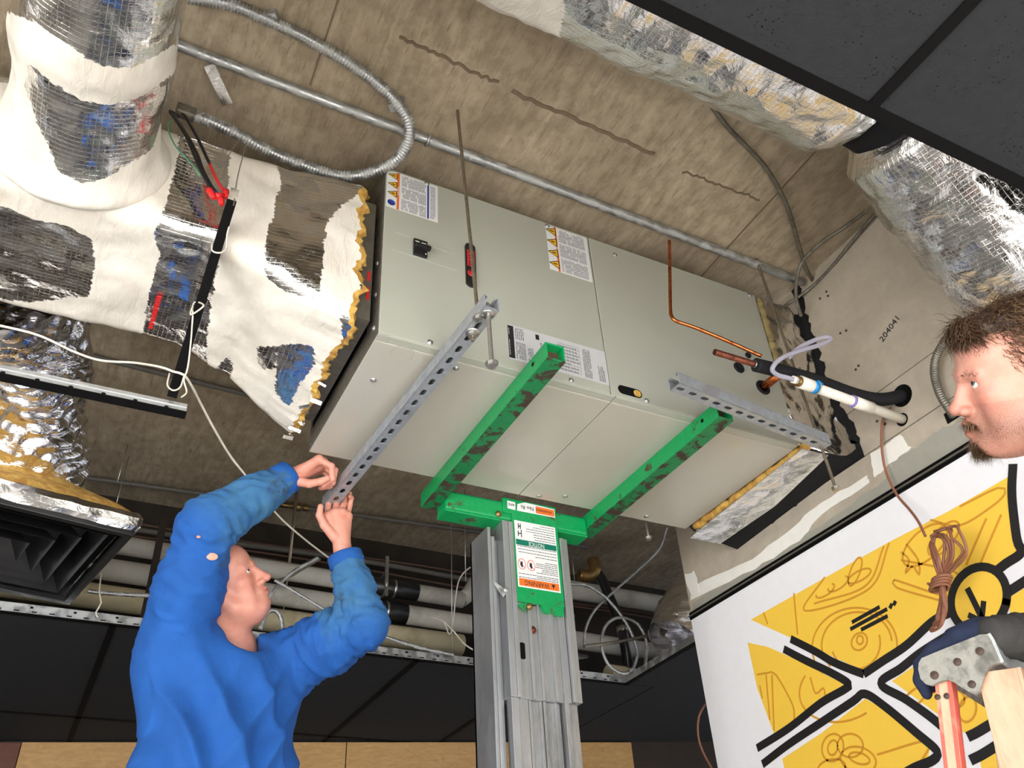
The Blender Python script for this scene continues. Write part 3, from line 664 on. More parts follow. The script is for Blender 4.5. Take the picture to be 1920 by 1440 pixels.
obj('rod_shaft', threaded(MB(), (q.x-.02, q.y+.02, ZD), (q.x, q.y, q.z-.16)), M_['rod'], hr2)
obj('rod_nut', nut(MB(), (q.x, q.y, q.z-.162), (0, 0, 1), .011, .009), [M_['rod'], M_['steel']], hr2)
q = S1a.lerp(S1b, .022)
b1 = thing('hex_bolt', 'long galvanized bolt hanging from the near end of the strut', 'bolt', (q.x, q.y, q.z))
obj('bolt_shank', threaded(MB(), (q.x, q.y, q.z+.035), (q.x+.004, q.y, q.z-.155), .0056), M_['steel'], b1)
obj('bolt_head', nut(MB(), (q.x+.004, q.y, q.z-.166), (0, 0, 1), .012, .009, 1, .0165), [M_['steel'], M_['steel']], b1)
obj('washer', MB().lathe([(.006, 0), (.017, 0), (.017, .003), (.006, .003)], 20, 0, Matrix.Translation((q.x, q.y, q.z-.003))), M_['steel'], b1)
q = S1a.lerp(S1b, .095)
b2 = thing('hex_nut', 'washer and nut clamped under the strut just past the bolt', 'nut', (q.x, q.y, q.z))
obj('nut_body', nut(MB(), (q.x, q.y, q.z-.014), (0, 0, 1), .0125, .011, 0, 0), [M_['steel']], b2)
obj('nut_washer', MB().lathe([(0, 0), (.019, 0), (.019, .003), (0, .003)], 20, 0, Matrix.Translation((q.x, q.y, q.z-.003))), M_['steel'], b2)
obj('rod_tip', threaded(MB(), (q.x, q.y, q.z-.012), (q.x, q.y, q.z-.028)), M_['rod'], b2)
bb = thing('hex_bolt', 'bolt hanging under the far edge of the air handler beside the lift', 'bolt', (1.22, .66, 2.85))
q = at(1212, 985, 1, .66); obj('bolt_shank', threaded(MB(), (q.x, .66, q.z+.06), (q.x, .66, q.z-.05), .005), M_['steel'], bb)
obj('bolt_head', nut(MB(), (q.x, .66, q.z-.06), (0, 0, 1), .011, .009, 1, .014), [M_['steel'], M_['steel']], bb)
# ================================================================ MATERIAL LIFT
ml = thing('material_lift', 'aluminium material lift with green forks carrying the air handler', 'lift', (.80, .78, 0))
FT, FB = UZ-.003, UZ-.058         # fork top and underside
def fork(x0, x1, y0):
    t = .005; y1 = .735
    o = MB().box((x0, y0, FB), (x0+t, y1, FT), 0).box((x1-t, y0, FB), (x1, y1, FT), 0).box((x0+t, y0, FT-t), (x1-t, y1, FT), 0)
    f_ = obj('fork_arm', o, M_['green'], ml, .0012, 1)
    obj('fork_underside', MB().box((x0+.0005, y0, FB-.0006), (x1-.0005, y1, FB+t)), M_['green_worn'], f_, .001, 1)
    obj('tube_inside', MB().box((x0+t, y0+.03, FB+t), (x1-t, y0+.035, FT-t)), simple('rusted_inside', lin(92, 62, 48), .9), f_)
    return f_
f1 = fork(.420, .478, -.150); f2 = fork(1.030, 1.088, -.100)
for f_, x in ((f1, .4195), (f2, 1.0295)):
    obj('pin_hole', MB().lathe([(0, 0), (.0065, 0), (.0065, .0005)], 14, 0, Matrix.Translation((x, -.075 if f_ is f1 else -.03, FB+.03)) @ Matrix.Rotation(-PI/2, 4, 'Y')), M_['dark'], f_)
cb = obj('cross_bar', MB().box((.478, .658, FB-.030), (1.030, .735, FT-.016)), M_['green'], ml, .008, 2)
obj('cross_bar_tray', MB().box((.478, .662, FB-.036), (1.030, .735, FB-.029)), M_['green'], ml, .002)
mx0, mx1, my = .640, .915, .665      # mast faces
LP = .655                             # plane of the carriage plate
cp_ = obj('carriage_plate', MB().box((.722, LP-.004, 2.470), (.900, LP+.01, FT-.004)), M_['green'], ml, .002)
FYN = (0, -1, 0)
def lp(name, x0, x1, z0, z1, m, par, lift=.0042, th=.0004): return obj(name, MB().box((x0, LP-lift-th, z0), (x1, LP-lift, z1)), m, par)
ws = lp('safety_sticker', .729, .889, 2.553, 2.742, M_['white'], cp_)
def lp_text(t, s_, x, z, m, par, lift=.0052): link('sticker_text', text_mesh(t, s_, FX*-1, FZ*-1, (x, LP-lift, z), .0002), m, par)
lp('orange_bar', .734, .884, 2.557, 2.577, M_['orange'], ws, .0047); lp_text('WARNING', .019, .800, 2.567, M_['ink'], ws); 
def tri_up(cx, cz, s_, par, m='ink'): obj('alert_triangle', MB().prism([(cx-s_, LP-.0054, cz+s_*.8), (cx+s_, LP-.0054, cz+s_*.8), (cx, LP-.0054, cz-s_*.9)], (0, -.0003, 0)), M_[m], par)
tri_up(.862, 2.567, .007, ws)
lp('green_bar', .731, .887, 2.671, 2.687, simple('teal_bar', lin(0, 112, 92), .4), ws, .0047); lp_text('NOTICE', .017, .809, 2.679, M_['white'], ws)
for x0, x1, z0, z1, p_ in ((.734, .884, 2.580, 2.594, .0048), (.800, .884, 2.598, 2.632, .0052), (.734, .884, 2.642, 2.668, .0085), (.772, .884, 2.692, 2.736, .0072)):
    mb = MB(); z = z0
    while z < z1:
        x = x1
        lim = x0 + random.choice((0, 0, .25, .45))*(x1-x0)
        while x > lim+.004:
            l = random.uniform(.005, .016); e = max(x-l, lim); mb.box((e, LP-.0049, z), (x, LP-.0046, z+.0016)); x = e-.0018
        z += p_
    stuff(obj('fine_print', mb, M_['ink'], ws))
for cx in (.748, .783):
    mb = MB().ribbon([(cx+.0145*math.cos(a), LP-.0047, 2.617+.0145*math.sin(a)) for a in np.linspace(0, 2*PI, 25)], .0016, FYN, thick=.0003).ribbon([(cx-.010, LP-.0047, 2.627), (cx+.010, LP-.0047, 2.607)], .0016, FYN, thick=.0003)
    mb.box((cx-.003, LP-.0050, 2.608), (cx+.003, LP-.0047, 2.624), 1).box((cx-.006, LP-.0050, 2.6125), (cx-.003, LP-.0047, 2.620), 1)
    obj('prohibition_sign', mb, [M_['red'], M_['ink']], ws)
obj('stacking_diagram', MB().box((.740, LP-.005, 2.696), (.743, LP-.0046, 2.712)).box((.752, LP-.005, 2.694), (.755, LP-.0046, 2.716)).box((.740, LP-.005, 2.703), (.752, LP-.0046, 2.706)).box((.742, LP-.005, 2.718), (.745, LP-.0046, 2.734)).box((.750, LP-.005, 2.718), (.753, LP-.0046, 2.734)).box((.742, LP-.005, 2.724), (.753, LP-.0046, 2.727)), M_['ink'], ws)
ws_all = [ws]+list(ws.children)
for o in ws_all: o.data.transform(Matrix.Translation((0, 0, 2.520)) @ Matrix.Scale(1.28, 4, (0, 0, 1)) @ Matrix.Translation((0, 0, -2.553)))
# upper sticker, torn, on the cross bar
def bar_plate(name, pts, m, lift, par): return obj(name, MB().prism([(x, .650-lift, z) for x, z in pts], (0, -.0004, 0)), m, par)
obj('mount_plate', MB().box((.690, .652, FT-.062), (.900, .668, FT-.004)), M_['green'], ml, .002)
us = bar_plate('no_riders_sticker', [(.742, 2.800), (.745, 2.826), (.775, 2.838), (.815, 2.837), (.893, 2.834), (.893, 2.801), (.80, 2.800)], M_['white'], .0, ml)
bar_plate('torn_sticker_scrap', [(.705, 2.802), (.706, 2.832), (.737, 2.831), (.736, 2.800)], M_['white'], .0, ml)
bar_plate('orange_bar', [(.817, 2.804), (.817, 2.831), (.890, 2.830), (.890, 2.804)], M_['orange'], .0005, us)
link('sticker_text', text_mesh('WARNING', .0135, FX*-1, FZ*-1, (.848, .6488, 2.818), .0002), M_['ink'], us)
link('sticker_text', text_mesh('No Ri', .021, FX*-1, FZ*-1, (.783, .6488, 2.818), .0002), M_['ink'], us)
link('sticker_text', text_mesh('ers', .019, FX*-1, FZ*-1, (.721, .6488, 2.817), .0002), M_['ink'], us)
# carriage roller housing and mast profiles
def ubar(name, x0, x1, y0, y1, z0, z1, m='alu', bev=.002): return obj(name, MB().box((x0, y0, z0), (x1, y1, z1)), M_[m], ml, bev)
ZT = 2.755; zc_ = 2.165     # top of the sliding section and its lower end
# sliding (front) section: two flanges with a ribbed web between
ubar('slide_flange', .684, .706, .652, .740, zc_, ZT); ubar('slide_flange', .706, .722, .648, .662, zc_, ZT-.002)
ubar('slide_flange', .902, .918, .648, .662, zc_, ZT-.03); ubar('slide_flange', .918, .934, .652, .740, zc_, ZT-.03)
ubar('slide_web', .722, .902, .668, .676, zc_, 2.47)
for x0, x1, d_ in ((.722, .752, .006), (.764, .775, .010), (.800, .808, .007), (.845, .858, .008), (.876, .902, .006)): ubar('web_rib', x0, x1, .668-d_, .669, zc_, 2.48, bev=.0015)
obj('slot_hole', MB().prism([(x, .6613, z) for x, _, z in rrect(.727, .746, 2.285, 2.338, .006, 0)], (0, -.0006, 0)), M_['dark'], ml)
obj('slide_bolt', MB().lathe([(0, .008), (.007, .008), (.007, .003), (.013, .002), (.013, 0)], 14, 0, Matrix.Translation((.779, .664, 2.385)) @ Matrix.Rotation(PI/2, 4, 'X')), M_['copper_dull'], ml)
# fixed (rear) mast section down to the base
ubar('mast_flange', .640, .652, .680, .820, .12, 2.735); ubar('mast_flange', .652, .664, .676, .690, .12, 2.70); ubar('mast_flange', .664, .684, .70, .72, .12, 2.70)
ubar('mast_wall', .640, .690, .806, .820, .12, 2.735)
ubar('mast_lower', .690, .716, .664, .70, .12, zc_+.05); ubar('mast_lower', .716, .752, .672, .70, .12, zc_+.05)
ubar('mast_web', .752, .868, .684, .694, .12, zc_+.05)
for x in (.755, .792, .806, .846): ubar('web_rib', x, x+.010, .676, .686, .12, zc_+.05, bev=.0015)
ubar('mast_lower', .876, .892, .664, .75, .12, zc_+.03); ubar('mast_lower', .892, .918, .676, .70, .12, zc_+.03); ubar('mast_flange', .918, .930, .680, .820, .12, zc_+.05)
# carriage roller brackets, cable hook, pin, gold bolts
obj('roller_bracket', MB().prism([(.726, LP+.002, 2.458), (.752, LP+.002, 2.440), (.760, LP+.002, 2.470)], (0, .02, 0)), M_['green'], ml, .002)
obj('roller_bracket', MB().prism([(.812, LP-.004, 2.470), (.895, LP-.004, 2.470), (.890, LP-.004, 2.440), (.822, LP-.004, 2.448)], (0, .02, 0)), M_['green'], ml, .002)
for x, z in ((.769, 2.458), (.671, 2.775)): obj('gold_bolt', MB().lathe([(0, .010), (.006, .010), (.008, .004), (.011, .003), (.011, 0)], 12, 0, Matrix.Translation((x, LP, z)) @ Matrix.Rotation(PI/2, 4, 'X')), M_['brass'], ml)
obj('mast_clip', MB().prism([(.652, .672, 2.530), (.655, .672, 2.535), (.690, .655, 2.500), (.676, .655, 2.478)], (0, .004, 0)).lathe([(0, .008), (.009, .008), (.009, 0)], 10, 0, Matrix.Translation((.682, .652, 2.500)) @ Matrix.Rotation(PI/2, 4, 'X')), M_['galv'], ml)
obj('pull_ring', MB().tube([(.940+.010*math.cos(a), .69+.018*math.sin(a), 2.475+.022*math.sin(a)) for a in np.linspace(0, 2*PI, 22)], .0035, 8), M_['steel'], ml)
# base and outriggers, below the frame
obj('lift_base', MB().box((.60, .62, .06), (.96, 1.0, .14)), M_['green'], ml, .006)
for sx in (-1, 1):
    o = obj('base_leg', MB().beam((.78+.17*sx, .70, .09), (.78+.30*sx, -.20, .07), .05, .05), M_['green'], ml, .003)
    obj('castor', MB().lathe([(0, -.015), (.045, -.015), (.05, -.01), (.05, .01), (.045, .015), (0, .015)], 18, 0, Matrix.Translation((.78+.30*sx, -.20, .05)) @ Matrix.Rotation(PI/2, 4, 'Y')), M_['black'], ml)
    obj('castor', MB().lathe([(0, -.015), (.045, -.015), (.05, -.01), (.05, .01), (.045, .015), (0, .015)], 18, 0, Matrix.Translation((.78+.17*sx, .97, .05)) @ Matrix.Rotation(PI/2, 4, 'Y')), M_['black'], ml)
obj('winch', MB().box((.72, .585, .95), (.84, .665, 1.08)), M_['black'], ml, .01)
# ================================================================ DUCTS
def inpoly(px, py, poly):
    c = np.zeros(px.shape, bool); n = len(poly)
    for i in range(n):
        x0, y0 = poly[i]; x1, y1 = poly[(i+1) % n]
        k = ((y0 > py) != (y1 > py)) & (px < (x1-x0)*(py-y0)/((y1-y0) or 1e-9)+x0); c ^= k
    return c
def vnoise(V, s, seed=0):
    return np.array([mnoise.noise(Vector((v[0]*s+seed, v[1]*s, v[2]*s))) for v in V])
def grid_obj(name, V, uv, nu, nv, mats, parent, closed=True, mask=None, smooth=True):
    """V: (nv+1, nu+1, 3) grid; first and last column coincide when closed"""
    f = [(j*(nu+1)+i, j*(nu+1)+i+1, (j+1)*(nu+1)+i+1, (j+1)*(nu+1)+i) for j in range(nv) for i in range(nu)]
    me = bpy.data.meshes.new(name); me.from_pydata(V.reshape(-1, 3).tolist(), [], f)
    l = me.uv_layers.new(name='UVMap'); fi = np.array(f).ravel(); l.data.foreach_set('uv', uv.reshape(-1, 2)[fi].ravel())
    if mask is not None:
        a = me.attributes.new('mastic', 'FLOAT', 'POINT'); a.data.foreach_set('value', mask.ravel())
    me.polygons.foreach_set('use_smooth', [smooth]*len(f)); me.update()
    return link(name, me, mats, parent)
def blur(m, n):
    for _ in range(n):
        p = np.pad(m, 1, 'edge'); m = (p[1:-1, 1:-1]*2+p[:-2, 1:-1]+p[2:, 1:-1]+p[1:-1, :-2]+p[1:-1, 2:])/6
    return m
def paint(V, white, foilp, n=2):
    px, py = proj_np(V.reshape(-1, 3)); m = np.zeros(px.shape)
    for p in white: m[inpoly(px, py, p)] = 1
    for p in foilp: m[inpoly(px, py, p)] = 0
    return blur(m.reshape(V.shape[:2]), n)
# ---------------------------------------------------------------- supply plenum left of the unit
pl = thing('supply_plenum', 'foil-wrapped rectangular duct smeared with white mastic left of the air handler', 'duct', (-.6, .25, 3.02))
KX = np.array([-1.6, -.46, -.30, -.18, -.075]); KY0 = np.array([0., .0, -.005, -.012, -.02]); KY1 = np.array([.50, .50, .535, .575, .60]); KZ0 = np.array([3.02, 3.02, 2.975, 2.91, 2.868]); KZ1 = np.array([3.39, 3.39, 3.395, 3.40, 3.405])
NU, NV = 210, 190
xs = np.linspace(-1.6, -.075, NV+1); V = np.zeros((NV+1, NU+1, 3)); uv = np.zeros((NV+1, NU+1, 2))
for j, x in enumerate(xs):
    y0, y1, z0, z1 = (np.interp(x, KX, k) for k in (KY0, KY1, KZ0, KZ1)); r = .05
    w_, h_ = y1-y0-2*r, z1-z0-2*r; per = 2*(w_+h_)+2*PI*r
    for i in range(NU+1):
        s = (i/NU)*per; t = s % per
        # start at top front, going down the front, along the bottom, up the back, over the top
        if t < h_: p = (y0, z1-r-t)
        elif t < h_+PI*r/2: a = (t-h_)/r; p = (y0+r-r*math.cos(a), z0+r-r*math.sin(a))
        elif t < h_+PI*r/2+w_: p = (y0+r+t-h_-PI*r/2, z0)
        elif t < h_+PI*r+w_: a = (t-h_-w_-PI*r/2)/r; p = (y1-r+r*math.sin(a), z0+r-r*math.cos(a))
        elif t < 2*h_+PI*r+w_: p = (y1, z0+r+t-h_-PI*r-w_)
        elif t < 2*h_+1.5*PI*r+w_: a = (t-2*h_-PI*r-w_)/r; p = (y1-r+r*math.cos(a), z1-r+r*math.sin(a))
        elif t < 2*h_+1.5*PI*r+2*w_: p = (y1-r-(t-2*h_-1.5*PI*r-w_), z1)
        else: a = (t-2*h_-1.5*PI*r-2*w_)/r; p = (y0+r-r*math.sin(a), z1-r+r*math.cos(a))
        V[j, i] = (x, *p); uv[j, i] = (s, x)
cen = V.mean(axis=1, keepdims=True); nd = V-cen; nd[..., 0] = 0; nd /= np.linalg.norm(nd, axis=2, keepdims=True)+1e-9
fl = V.reshape(-1, 3); lump = (vnoise(fl, 5, 3)*.010+vnoise(fl, 16, 9)*.0045).reshape(NV+1, NU+1)
lump[:, -1] = lump[:, 0]; V = V+nd*lump[..., None]
# ragged outer end of the wrap
rag = np.array([mnoise.noise(Vector((i*.16, 4.2, 0)))*.030+random.uniform(-.006, .006) for i in range(NU+1)]); rag[-1] = rag[0]
kk = np.clip((xs+.20)/.125, 0, 1)[:, None]; V[..., 0] += kk*rag[None, :]
white = [[(-300, 130), (330, 180), (336, 290), (320, 350), (308, 405), (287, 440), (302, 475), (278, 560), (264, 640), (270, 665), (150, 660), (-300, 640)],
         [(432, 250), (515, 290), (527, 340), (512, 400), (502, 440), (495, 515), (530, 545), (600, 562), (640, 560), (640, 700), (545, 830), (440, 740), (395, 710), (386, 660), (396, 560), (420, 430), (427, 350)],
         [(628, 395), (680, 360), (690, 470), (660, 600), (598, 575), (606, 480), (612, 420)]]
foilp = [[(-300, 360), (0, 385), (60, 410), (130, 425), (172, 450), (178, 500), (166, 556), (60, 566), (-300, 540)],
         [(480, 650), (517, 650), (514, 690), (486, 690)], [(522, 647), (584, 645), (592, 682), (562, 722), (540, 765), (516, 735)], [(405, 690), (430, 665), (440, 690), (430, 715)],
         [(600, 720), (640, 690), (640, 740), (590, 770)]]
wrap = grid_obj('foil_wrap', V, uv, NU, NV, M_['foil'], pl, True, paint(V, white, foilp, 2))
# glass-wool edge showing at the torn end, sheet-metal collar inside it
end = V[-1]; c_ = end[:-1].mean(axis=0); mb = MB(); n = NU
rings = []
for sc, dx, amp in ((1.0, 0, 0), (.985, .016, .006), (.945, .020, .007), (.90, .004, .006), (.90, -.05, 0)):
    rings.append([(p[0]+dx+random.uniform(-amp, amp), c_[1]+(p[1]-c_[1])*sc+random.uniform(-amp, amp)*.6, c_[2]+(p[2]-c_[2])*sc+random.uniform(-amp, amp)*.6) for p in end[:-1]])
for a in range(4):
    b0 = len(mb.v); mb.add(rings[a]+rings[a+1], [(i, (i+1) % n, n+(i+1) % n, n+i) for i in range(n)], 0, None, True)
obj('glass_wool_edge', mb, M_['fiber'], pl)
def sleeve(name, x0, x1, y0, y1, z0, z1, t, m, par):
    mb = MB().box((x0, y0, z0), (x1, y0+t, z1)).box((x0, y1-t, z0), (x1, y1, z1)).box((x0, y0+t, z0), (x1, y1-t, z0+t)).box((x0, y0+t, z1-t), (x1, y1-t, z1))
    return obj(name, mb, m, par)
sleeve('metal_collar', -.14, -.016, .030, .548, 2.912, 3.37, .004, M_['galv_dark'], pl)
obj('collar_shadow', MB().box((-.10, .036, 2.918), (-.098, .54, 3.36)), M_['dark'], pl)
tt = at(640, 640, 1, .03); obj('red_tape', MB().box((-.030, .0285, 2.985), (-.022, .030, 3.03)), M_['red'], pl); obj('red_tape', MB().box((-.030, .0285, 3.055), (-.022, .030, 3.09)), M_['red'], pl)
# torn scraps of foil and wool at the lower corner
for k in range(9):
    b0 = Vector((-.075+random.uniform(-.01, .02), .30+.035*k+random.uniform(-.01, .01), 2.885-.002*k)); mbs = MB()
    pts = [b0+Vector((random.uniform(-.008, .012)*j, random.uniform(-.006, .006)*j, -.006*j+random.uniform(-.003, .003))) for j in range(4)]
    mbs.ribbon(pts, random.uniform(.008, .02), (.5, -.6, -.6), thick=.001); obj('torn_scrap', mbs, random.choice((M_['foil_plain'], M_['fiber'], M_['mastic'])), pl)
# red printing on the facing
q0, q1 = at(299, 556, 2, 3.010), at(281, 618, 2, 3.010)
mb = MB(); d = (q1-q0)
for k in range(9):
    c = q0+d*(k/9.0); mb.beam(c, c+d*.08, .012, .0012)
obj('red_print', mb, M_['red'], pl)
# ---------------------------------------------------------------- round take-off towards the camera
to = thing('round_duct', 'round foil-wrapped duct with a white mastic band joining the plenum', 'duct', (-.80, -.3, 3.2))
NU2, NV2 = 120, 150; ys = np.linspace(.03, -1.15, NV2+1); V = np.zeros((NV2+1, NU2+1, 3)); uv = np.zeros((NV2+1, NU2+1, 2))
for j, y in enumerate(ys):
    flare = .03*math.exp(-((y)/.035)**2)+.02*math.exp(-((y+.02)/.08)**2)
    for i in range(NU2+1):
        a = 2*PI*i/NU2; rr = .163+flare+.012*math.exp(-((y+.30-.05*math.sin(a))/.06)**2)
        V[j, i] = (-.80+rr*math.cos(a), y, 3.2+rr*math.sin(a)); uv[j, i] = (a*.163, y)
nd = V-np.stack([np.full(V.shape[:2], -.80), V[..., 1], np.full(V.shape[:2], 3.2)], -1); nd /= np.linalg.norm(nd, axis=2, keepdims=True)
fl = V.reshape(-1, 3); lump = (vnoise(fl, 7, 1)*.007+vnoise(fl, 22, 5)*.003).reshape(NV2+1, NU2+1); lump[:, -1] = lump[:, 0]; V = V+nd*lump[..., None]
white = [[(-60, 20), (15, 22), (67, 43), (117, 77), (150, 100), (187, 123), (250, 127), (345, 75), (325, 140), (267, 180), (200, 198), (150, 187), (100, 157), (55, 120), (45, 160), (70, 230), (112, 325), (60, 340), (-60, 300)],
         [(310, 205), (285, 280), (235, 310), (200, 333), (150, 347), (110, 320), (80, 275), (20, 250), (-80, 250), (-80, 420), (340, 420), (340, 200)]]
grid_obj('foil_jacket', V, uv, NU2, NV2, M_['foil'], to, True, paint(V, white, [], 2))
# ---------------------------------------------------------------- upper right run
def duct_run(name, parent, path, r, white=(), foilp=(), nu=96, step=.012, lump=.010, mat='foil_duct', fine=.004, squash=None):
    pts = resample(catmull(path, .02), step); N = len(pts)-1; T = [(pts[min(i+1, N)]-pts[max(i-1, 0)]).normalized() for i in range(N+1)]
    nr = T[0].orthogonal().normalized(); V = np.zeros((N+1, nu+1, 3)); uv = np.zeros((N+1, nu+1, 2)); ND = np.zeros_like(V)
    for j in range(N+1):
        nr = (nr-T[j]*nr.dot(T[j])).normalized(); bn = T[j].cross(nr); rj = r(j/N) if callable(r) else r
        for i in range(nu+1):
            a = 2*PI*i/nu; d = nr*math.cos(a)+bn*math.sin(a); V[j, i] = pts[j]+d*rj; ND[j, i] = d; uv[j, i] = (a*.2, j*step)
    fl = V.reshape(-1, 3); l = (vnoise(fl, 6, 11)*lump+vnoise(fl, 24, 17)*fine).reshape(N+1, nu+1); l[:, -1] = l[:, 0]
    if squash is not None: l = l+squash(V, N, nu)
    V = V+ND*l[..., None]
    return grid_obj(name, V, uv, nu, N, M_[mat], parent, True, paint(V, white, foilp, 2)), pts
rd = thing('round_duct', 'foil-wrapped round duct along the edge of the black ceiling tiles', 'duct', (.4, -.94, 3.33))
duct_run('foil_jacket', rd, [(-.42, -.945, 3.33), (.1, -.945, 3.33), (.5, -.945, 3.33), (.86, -.945, 3.325), (.985, -.95, 3.315)], lambda t: .22-.05*max(0, (t-.93)/.07)**1.5, white=[[(700, -200), (960, -120), (1062, 10), (1050, 70), (1040, 95), (1000, 75), (900, 30), (820, -20)]], lump=.014, fine=.006)
rd2 = thing('round_duct', 'foil-wrapped round duct running down towards the plasterboard wall', 'duct', (1.4, -.87, 3.15))
duct_run('foil_jacket', rd2, [(1.12, -.94, 3.30), (1.17, -.928, 3.275), (1.38, -.875, 3.15), (1.665, -.80, 2.985)], lambda t: .17+.05*min(1, t/.10), lump=.012, fine=.006)
obj('black_coupling', MB().tube([(.99, -.948, 3.318), (1.05, -.947, 3.312), (1.10, -.945, 3.30), (1.17, -.93, 3.275)], .168, 40), M_['foam'], rd2)
# ---------------------------------------------------------------- shiny flexible duct and ceiling diffuser at the left
fxd = thing('flexible_duct', 'crinkled shiny silver flexible duct dropping to the black diffuser', 'duct', (-.9, 1.2, 2.9))
def crumple(V, N, nu):
    L = np.arange(N+1)[:, None]*.008; A = np.arange(nu+1)[None, :]*2*PI/nu
    ph = .8*np.sin(A*2+L*9)+.5*np.sin(A*5+L*17)
    c = .012*np.abs(np.sin(L*55+ph*2.6))+.008*np.abs(np.sin(A*7+L*22+ph)); c[:, -1] = c[:, 0]; return c
duct_run('crinkled_sleeve', fxd, [(-.94, .54, 3.17), (-.88, .82, 3.20), (-.84, 1.02, 3.15), (-.82, 1.20, 3.06), (-.79, 1.36, 2.97)], lambda t: .175-.02*math.exp(-((t-.62)/.1)**2)+.035*max(0, t-.7), nu=110, step=.008, lump=.02, fine=.010, mat='foil_flex', squash=crumple)
obj('flex_end_band', MB().tube([(-.79, 1.36, 2.975), (-.785, 1.372, 2.955)], .155, 30), M_['black'], fxd)
# diffuser
dfa, dfb, dfc = Vector((-.425, 1.09, 2.70)), Vector((-.556, 1.735, 2.70)), None
ey = (dfb-dfa).normalized(); ex = Vector((ey.y, -ey.x, 0))    # ex points towards +x
S_ = (dfb-dfa).length
dM = Matrix(((ex.x, ey.x, 0, dfa.x), (ex.y, ey.y, 0, dfa.y), (0, 0, 1, dfa.z), (0, 0, 0, 1)))   # local: x from -S..0, y 0..S, z up
df = thing('ceiling_diffuser', 'black square louvred air diffuser with foil insulation on its back', 'diffuser', dM @ Vector((-S_/2, S_/2, 0)))
def dbox(n, lo, hi, m, par=df, bev=.002): return obj(n, MB().box(lo, hi, 0, dM), M_[m], par, bev)
t = .024
for lo, hi in (((-S_, 0, 0), (0, t, .02)), ((-S_, S_-t, 0), (0, S_, .02)), ((-S_, t, 0), (-S_+t, S_-t, .02)), ((-t, t, 0), (0, S_-t, .02))): dbox('outer_frame', lo, hi, 'black')
for ring in range(1, 5):        # nested four-way vanes, each side a tilted blade
    a = ring*.062; o = a
    zlo, zhi = .012, .068
    for side in range(4):
        c = Vector((-S_/2, S_/2, 0)); h = S_/2-o; hi_ = S_/2-o-.042
        R4 = Matrix.Rotation(PI/2*side, 4, 'Z')
        vs_ = [R4 @ Vector(p) for p in ((-h, -h, zlo), (h, -h, zlo), (hi_, -hi_, zhi), (-hi_, -hi_, zhi))]
        vs2 = [v+Vector((0, 0, .002)) for v in vs_]
        obj('vane', MB().add([dM @ (c+v) for v in vs_+vs2], [(0, 3, 2, 1), (4, 5, 6, 7), (0, 1, 5, 4), (1, 2, 6, 5), (2, 3, 7, 6), (3, 0, 4, 7)]), simple('glossy_black_vane', (.010, .010, .011), .22, .0), df)
dbox('back_pan', (-S_+.01, .01, .076), (-.01, S_-.01, .080), 'black')
for lo, hi in (((-S_, 0, .02), (0, .004, .08)), ((-S_, S_-.004, .02), (0, S_, .08)), ((-S_, 0, .02), (-S_+.004, S_, .08)), ((-.004, 0, .02), (0, S_, .08))): dbox('pan_side', lo, hi, 'black', bev=0)
# insulation blanket: foil rim, yellow wool rising to the neck
n = 40; prof = [(-.006, .022, 0, 0), (-.012, .050, 0, 1), (.0, .078, 0, 1), (.035, .092, 0, 1), (.06, .10, 1, 1), (.14, .135, 1, 0), (.20, .165, 1, 0)]
mbf, mbw = MB(), MB()
def sq_ring(ins, z, rnd):
    out = []; h = S_/2-ins
    for k in range(4*n):
        s_, t_ = divmod(k, n); u = -h+2*h*t_/n
        p = [(u, -h), (h, u), (-u, h), (-h, -u)][s_]
        if rnd > 0:
            a = math.atan2(p[1], p[0]); R_ = math.hypot(*p); L_ = h*1.05; p = (p[0]*(1-rnd)+L_*math.cos(a)*rnd, p[1]*(1-rnd)+L_*math.sin(a)*rnd)
        zz = z+.006*mnoise.noise(Vector((p[0]*16, p[1]*16, z*20))); e = .005*mnoise.noise(Vector((p[0]*30, 3, p[1]*30)))
        out.append(dM @ Vector((-S_/2+p[0]*(1+e), S_/2+p[1]*(1+e), zz)))
    return out
R1 = [sq_ring(i_, z_, 0) for i_, z_ in ((-.002, .016), (-.014, .030), (-.016, .055), (-.002, .078), (.03, .090), (.05, .094))]
for a, b in zip(R1, R1[1:]): mbf.add(a+b, [(i, (i+1) % (4*n), 4*n+(i+1) % (4*n), 4*n+i) for i in range(4*n)], 0, None, True)
R2 = [sq_ring(i_, z_, r_) for i_, z_, r_ in ((.014, .084, 0), (.045, .125, .1), (.10, .175, .35), (.145, .225, .8), (.17, .262, 1))]
for a, b in zip(R2, R2[1:]): mbw.add(a+b, [(i, (i+1) % (4*n), 4*n+(i+1) % (4*n), 4*n+i) for i in range(4*n)], 0, None, True)
obj('foil_rim', mbf, M_['foil_plain'], df); obj('wool_blanket', mbw, M_['fiber'], df)
# ---------------------------------------------------------------- return connection on the right end, through the wall
rc = thing('return_duct', 'crumpled foil duct between the air handler and the hole in the plasterboard', 'duct', (1.55, .3, 2.9))
NU3, NV3 = 150, 40; V = np.zeros((NV3+1, NU3+1, 3)); uv = np.zeros((NV3+1, NU3+1, 2))
for j in range(NV3+1):
    x = 1.452+.27*j/NV3; g = .004+.016*math.sin(PI*j/NV3); y0, y1, z0, z1 = .020-g, .60+g, 2.868-g, 3.50+g*.5
    per = 2*(y1-y0+z1-z0)
    for i in range(NU3+1):
        s = (i/NU3) % 1*per
        if s < z1-z0: p = (y0, z1-s)
        elif s < z1-z0+y1-y0: p = (y0+s-(z1-z0), z0)
        elif s < 2*(z1-z0)+y1-y0: p = (y1, z0+s-(z1-z0)-(y1-y0))
        else: p = (y1-(s-2*(z1-z0)-(y1-y0)), z1)
        V[j, i] = (x, *p); uv[j, i] = ((i/NU3)*per, x)
